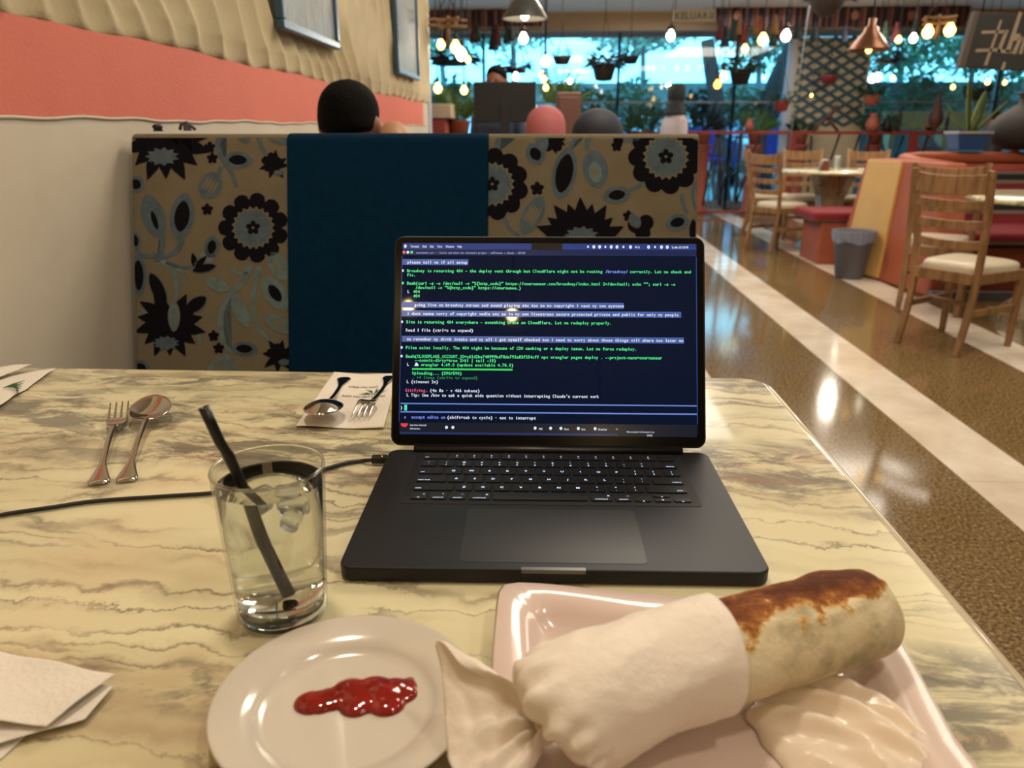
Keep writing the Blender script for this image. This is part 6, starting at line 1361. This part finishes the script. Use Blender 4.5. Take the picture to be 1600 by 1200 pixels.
# low garden wall, shrubs
M_GW = mat('garden_wall', (.50, .52, .50), .8, var=.25, vscale=1.5, bump=.3, bscale=8)
mb = MB(); mb.b2((-9, 24, 0), (18, 24.3, 2.45)); tag(mb.build('terrace_wall', M_GW), kind='structure')
o = thing('stone_screen', 'rough grey textured screen wall outside at the right', 'wall', (0, 14.6, 0)); A, B = at(1352, 128, 14.6), at(1500, 200, 14.6); mb = MB(); mb.b2((A.x, 0, 0), (B.x + 1.6, .25, A.z)); ws_ = mb.build('wall_face', mat('rough_grey', (.45, .47, .45), .85, var=.3, vscale=14, bump=.6, bscale=30), o)
def shrub(label, px_, py_, Y, r_, m, n=260, seed=0):
    p = at(px_, py_, Y); o = thing('garden_shrub', label, 'shrub', (p.x, Y, 0)); rd = random.Random(seed); mb = MB()
    for i in range(n):
        u_, v_ = rd.uniform(0, 2 * PI), math.acos(rd.uniform(-1, 1)); q = rd.random() ** .4; leafquad(mb, (r_ * q * math.sin(v_) * math.cos(u_), r_ * .6 * q * math.sin(v_) * math.sin(u_), p.z + r_ * .8 * q * math.cos(v_)), (rd.uniform(-1, 1), rd.uniform(-1, 1), rd.uniform(-.4, .8)), r_ * .45, r_ * .18)
    tag(mb.build('foliage', m, o, fixn=False), kind='stuff'); mb = MB(); mb.tube([(0, 0, 0), (.03, 0, p.z * .5), (0, 0, p.z)], .03, 6); mb.build('stem', M_TRUNK, o)
for i, a in enumerate((('dark shrub outside left of the palm plant', 700, 165, 13.4, .5, M_LEAF), ('shrub outside right of the brown cabinet', 925, 175, 13.6, .45, M_LEAF), ('shrub outside behind the pale green palms', 985, 165, 14, .5, M_LEAF2), ('shrub outside left of the white tunic figure', 1018, 185, 13.4, .35, M_LEAF), ('dark upright shrub outside by the slanting trunk', 1098, 170, 13.2, .38, M_DARKG), ('green shrub outside between the trunks', 1160, 170, 13.4, .45, M_LEAF2), ('dark shrub outside under the leaning trunk', 1205, 180, 13.2, .36, M_LEAF), ('shrub outside right of the lattice', 1362, 165, 13.6, .36, M_LEAF2), ('shrub outside above the gnome figurine', 1440, 150, 14.0, .40, M_LEAF), ('shrub outside behind the snake plant', 1495, 160, 14.0, .38, M_LEAF2), ('shrub outside left of the clay jar', 1560, 150, 14.0, .4, M_LEAF), ('low shrub outside, below the blue chairs', 1170, 262, 12.9, .22, M_LEAF2))): shrub(*a, seed=70 + i)
# cars parked beyond the terrace
def car(label, px_, Y, col, rz=0, L=4.2):
    p = at(px_, 190, Y); o = thing('parked_car', label, 'car', (p.x, Y, 0), rz); m = mat('car_' + label.split(' ')[0], col, .15, .1, Coat_Weight=.6)
    prof = [(-L / 2, .35), (-L / 2, .78), (-L / 2 + .25, .86), (-L * .22, .92), (-L * .10, 1.36), (L * .20, 1.42), (L * .36, .98), (L / 2 - .05, .90), (L / 2, .55), (L / 2, .35)]
    mb = MB(); mb.prism([(a, b) for a, b in prof], lambda a, b, h: (a, h, b), -.82, .82); mb.build('body', m, o, bevel=.06, seg=3)
    gm = mat('car_glass', (.10, .16, .22), .05)
    for sy in (-.825, .825):
        mb = MB(); mb.prism([(-L * .18, .96), (-L * .09, 1.30), (L * .04, 1.34), (L * .04, .96)], lambda a, b, h: (a, h, b), sy - .01, sy + .01); mb.build('side_window', gm, o); mb = MB(); mb.prism([(L * .06, .96), (L * .06, 1.34), (L * .19, 1.34), (L * .30, 1.0)], lambda a, b, h: (a, h, b), sy - .01, sy + .01); mb.build('side_window', gm, o)
    for sx in (-.31, .31):
        for sy in (-.75, .75): mb = MB(); mb.cyl((sx * L, sy - .1, .32), (sx * L, sy + .1, .32), .32, n=20); mb.build('wheel', M_BLACK, o)
for i, a in enumerate((('white car parked outside beyond the left part of the glass', 730, 18.6, (.85, .88, .92)), ('blue car parked outside beyond the brown cabinet', 905, 18.8, (.20, .40, .80)), ('silver car parked outside behind the white tunic figure', 1035, 18.6, (.72, .78, .86)), ('navy car parked outside between the tree trunks', 1165, 18.8, (.16, .24, .48)), ('pale car parked outside right of the lattice', 1400, 18.6, (.80, .84, .90)), ('azure car parked outside behind the clay jar', 1545, 18.8, (.30, .50, .86)))): car(*a, rz=R(-90 + 6 * (i % 2)))
# blue terrace chairs
def bluechair(label, px_, Y):
    p = at(px_, 190, Y); o = thing('terrace_chair', label, 'chair', (p.x, Y, 0), R(10)); m = mat('chair_blue', (.10, .40, .90), .35)
    mb = MB(); mb.grid(lambda u, v: ((u - .5) * .40 * (1 - .25 * v * v), .03 * math.cos((u - .5) * 3), .72 + .46 * v), 8, 8); mb.build('backrest', m, o, solid=.02)
    mb = MB(); mb.b2((-.2, -.40, .68), (.2, .02, .715)); mb.build('seat', m, o, bevel=.01)
    for sx in (-1, 1):
        for y in (-.36, 0): mb = MB(); mb.cyl((sx * .17, y, 0), (sx * .18, y, .68), .014); mb.build('leg', M_STEEL, o)
bluechair('blue bar chair outside behind the right booth edge', 1085, 12.5); bluechair('blue bar chair outside left of the slanting trunk', 1110, 12.85); bluechair('blue bar chair outside by the leaning trunk', 1218, 12.6)
# bench table outside with bright cloth
o = thing('terrace_table', 'white topped table outside under the railing line', 'table', (at(1120, 215, 13).x, 14.2, 0)); mb = MB(); mb.b2((-.9, -.35, 1.0), (.9, .35, 1.04)); mb.build('top', mat('table_white', (.92, .93, .92), .3), o, bevel=.005)
for sx in (-.8, .8): mb = MB(); mb.b2((sx - .03, -.3, 0), (sx + .03, .3, 1.0)); mb.build('leg', M_STEEL, o)
# garden umbrella / string of downlights in the canopy
DL_ = ('just right of the grey dome lamp', 'above the bushy hanging planter', 'slightly right of the bushy planter', 'left of the caged bulb', 'above the slanting trunk', 'right of the slanting trunk top', 'higher up above the slanting trunk', 'high between dome lamp and exit sign', 'directly behind the exit sign')
for i, (a, b) in enumerate(((835, 64), (926, 63), (944, 66), (1007, 66), (1125, 63), (1138, 63), (1108, 49), (965, 44), (1062, 37))):
    z = 2.912; d = ray(a, b); t_ = (z - H) / d.z; q = Vector((0, 0, H)) + d * t_
    o = thing('canopy_downlight', 'white canopy downlight outside, ' + DL_[i], 'lamp', (q.x, min(q.y, 14.8), z)); mb = MB(); mb.lathe([(0, -.012), (.07, -.012), (.085, -.006), (.09, .005), (0, .005)], 16); mb.build('lens', E_WHITEB, o)
# arch frame and vertical pole
o = thing('garden_arch', 'thin grey garden arch outside left of the lattice', 'arch', (at(1185, 200, 13).x, 12.8, 0)); mb = MB(); mb.tube([(-.16, 0, 0), (-.16, 0, 1.5)] + [(-.16 * math.cos(R(a)), 0, 1.5 + .2 * math.sin(R(a))) for a in range(15, 180, 15)] + [(.16, 0, 1.5), (.16, 0, 0)], .012, 8); mb.build('hoop', M_TRUNK, o)
p = at(1236, 60, 10.6); o = thing('thin_pole', 'thin white pole rising beside the red railing post', 'pole', (at(1232, 200, 10.6).x, 10.6, 0)); mb = MB(); mb.cyl((0, 0, 0), (.10, 0, CEIL), .008, n=8); mb.build('shaft', mat('pole_pale', (.45, .45, .43), .6), o)
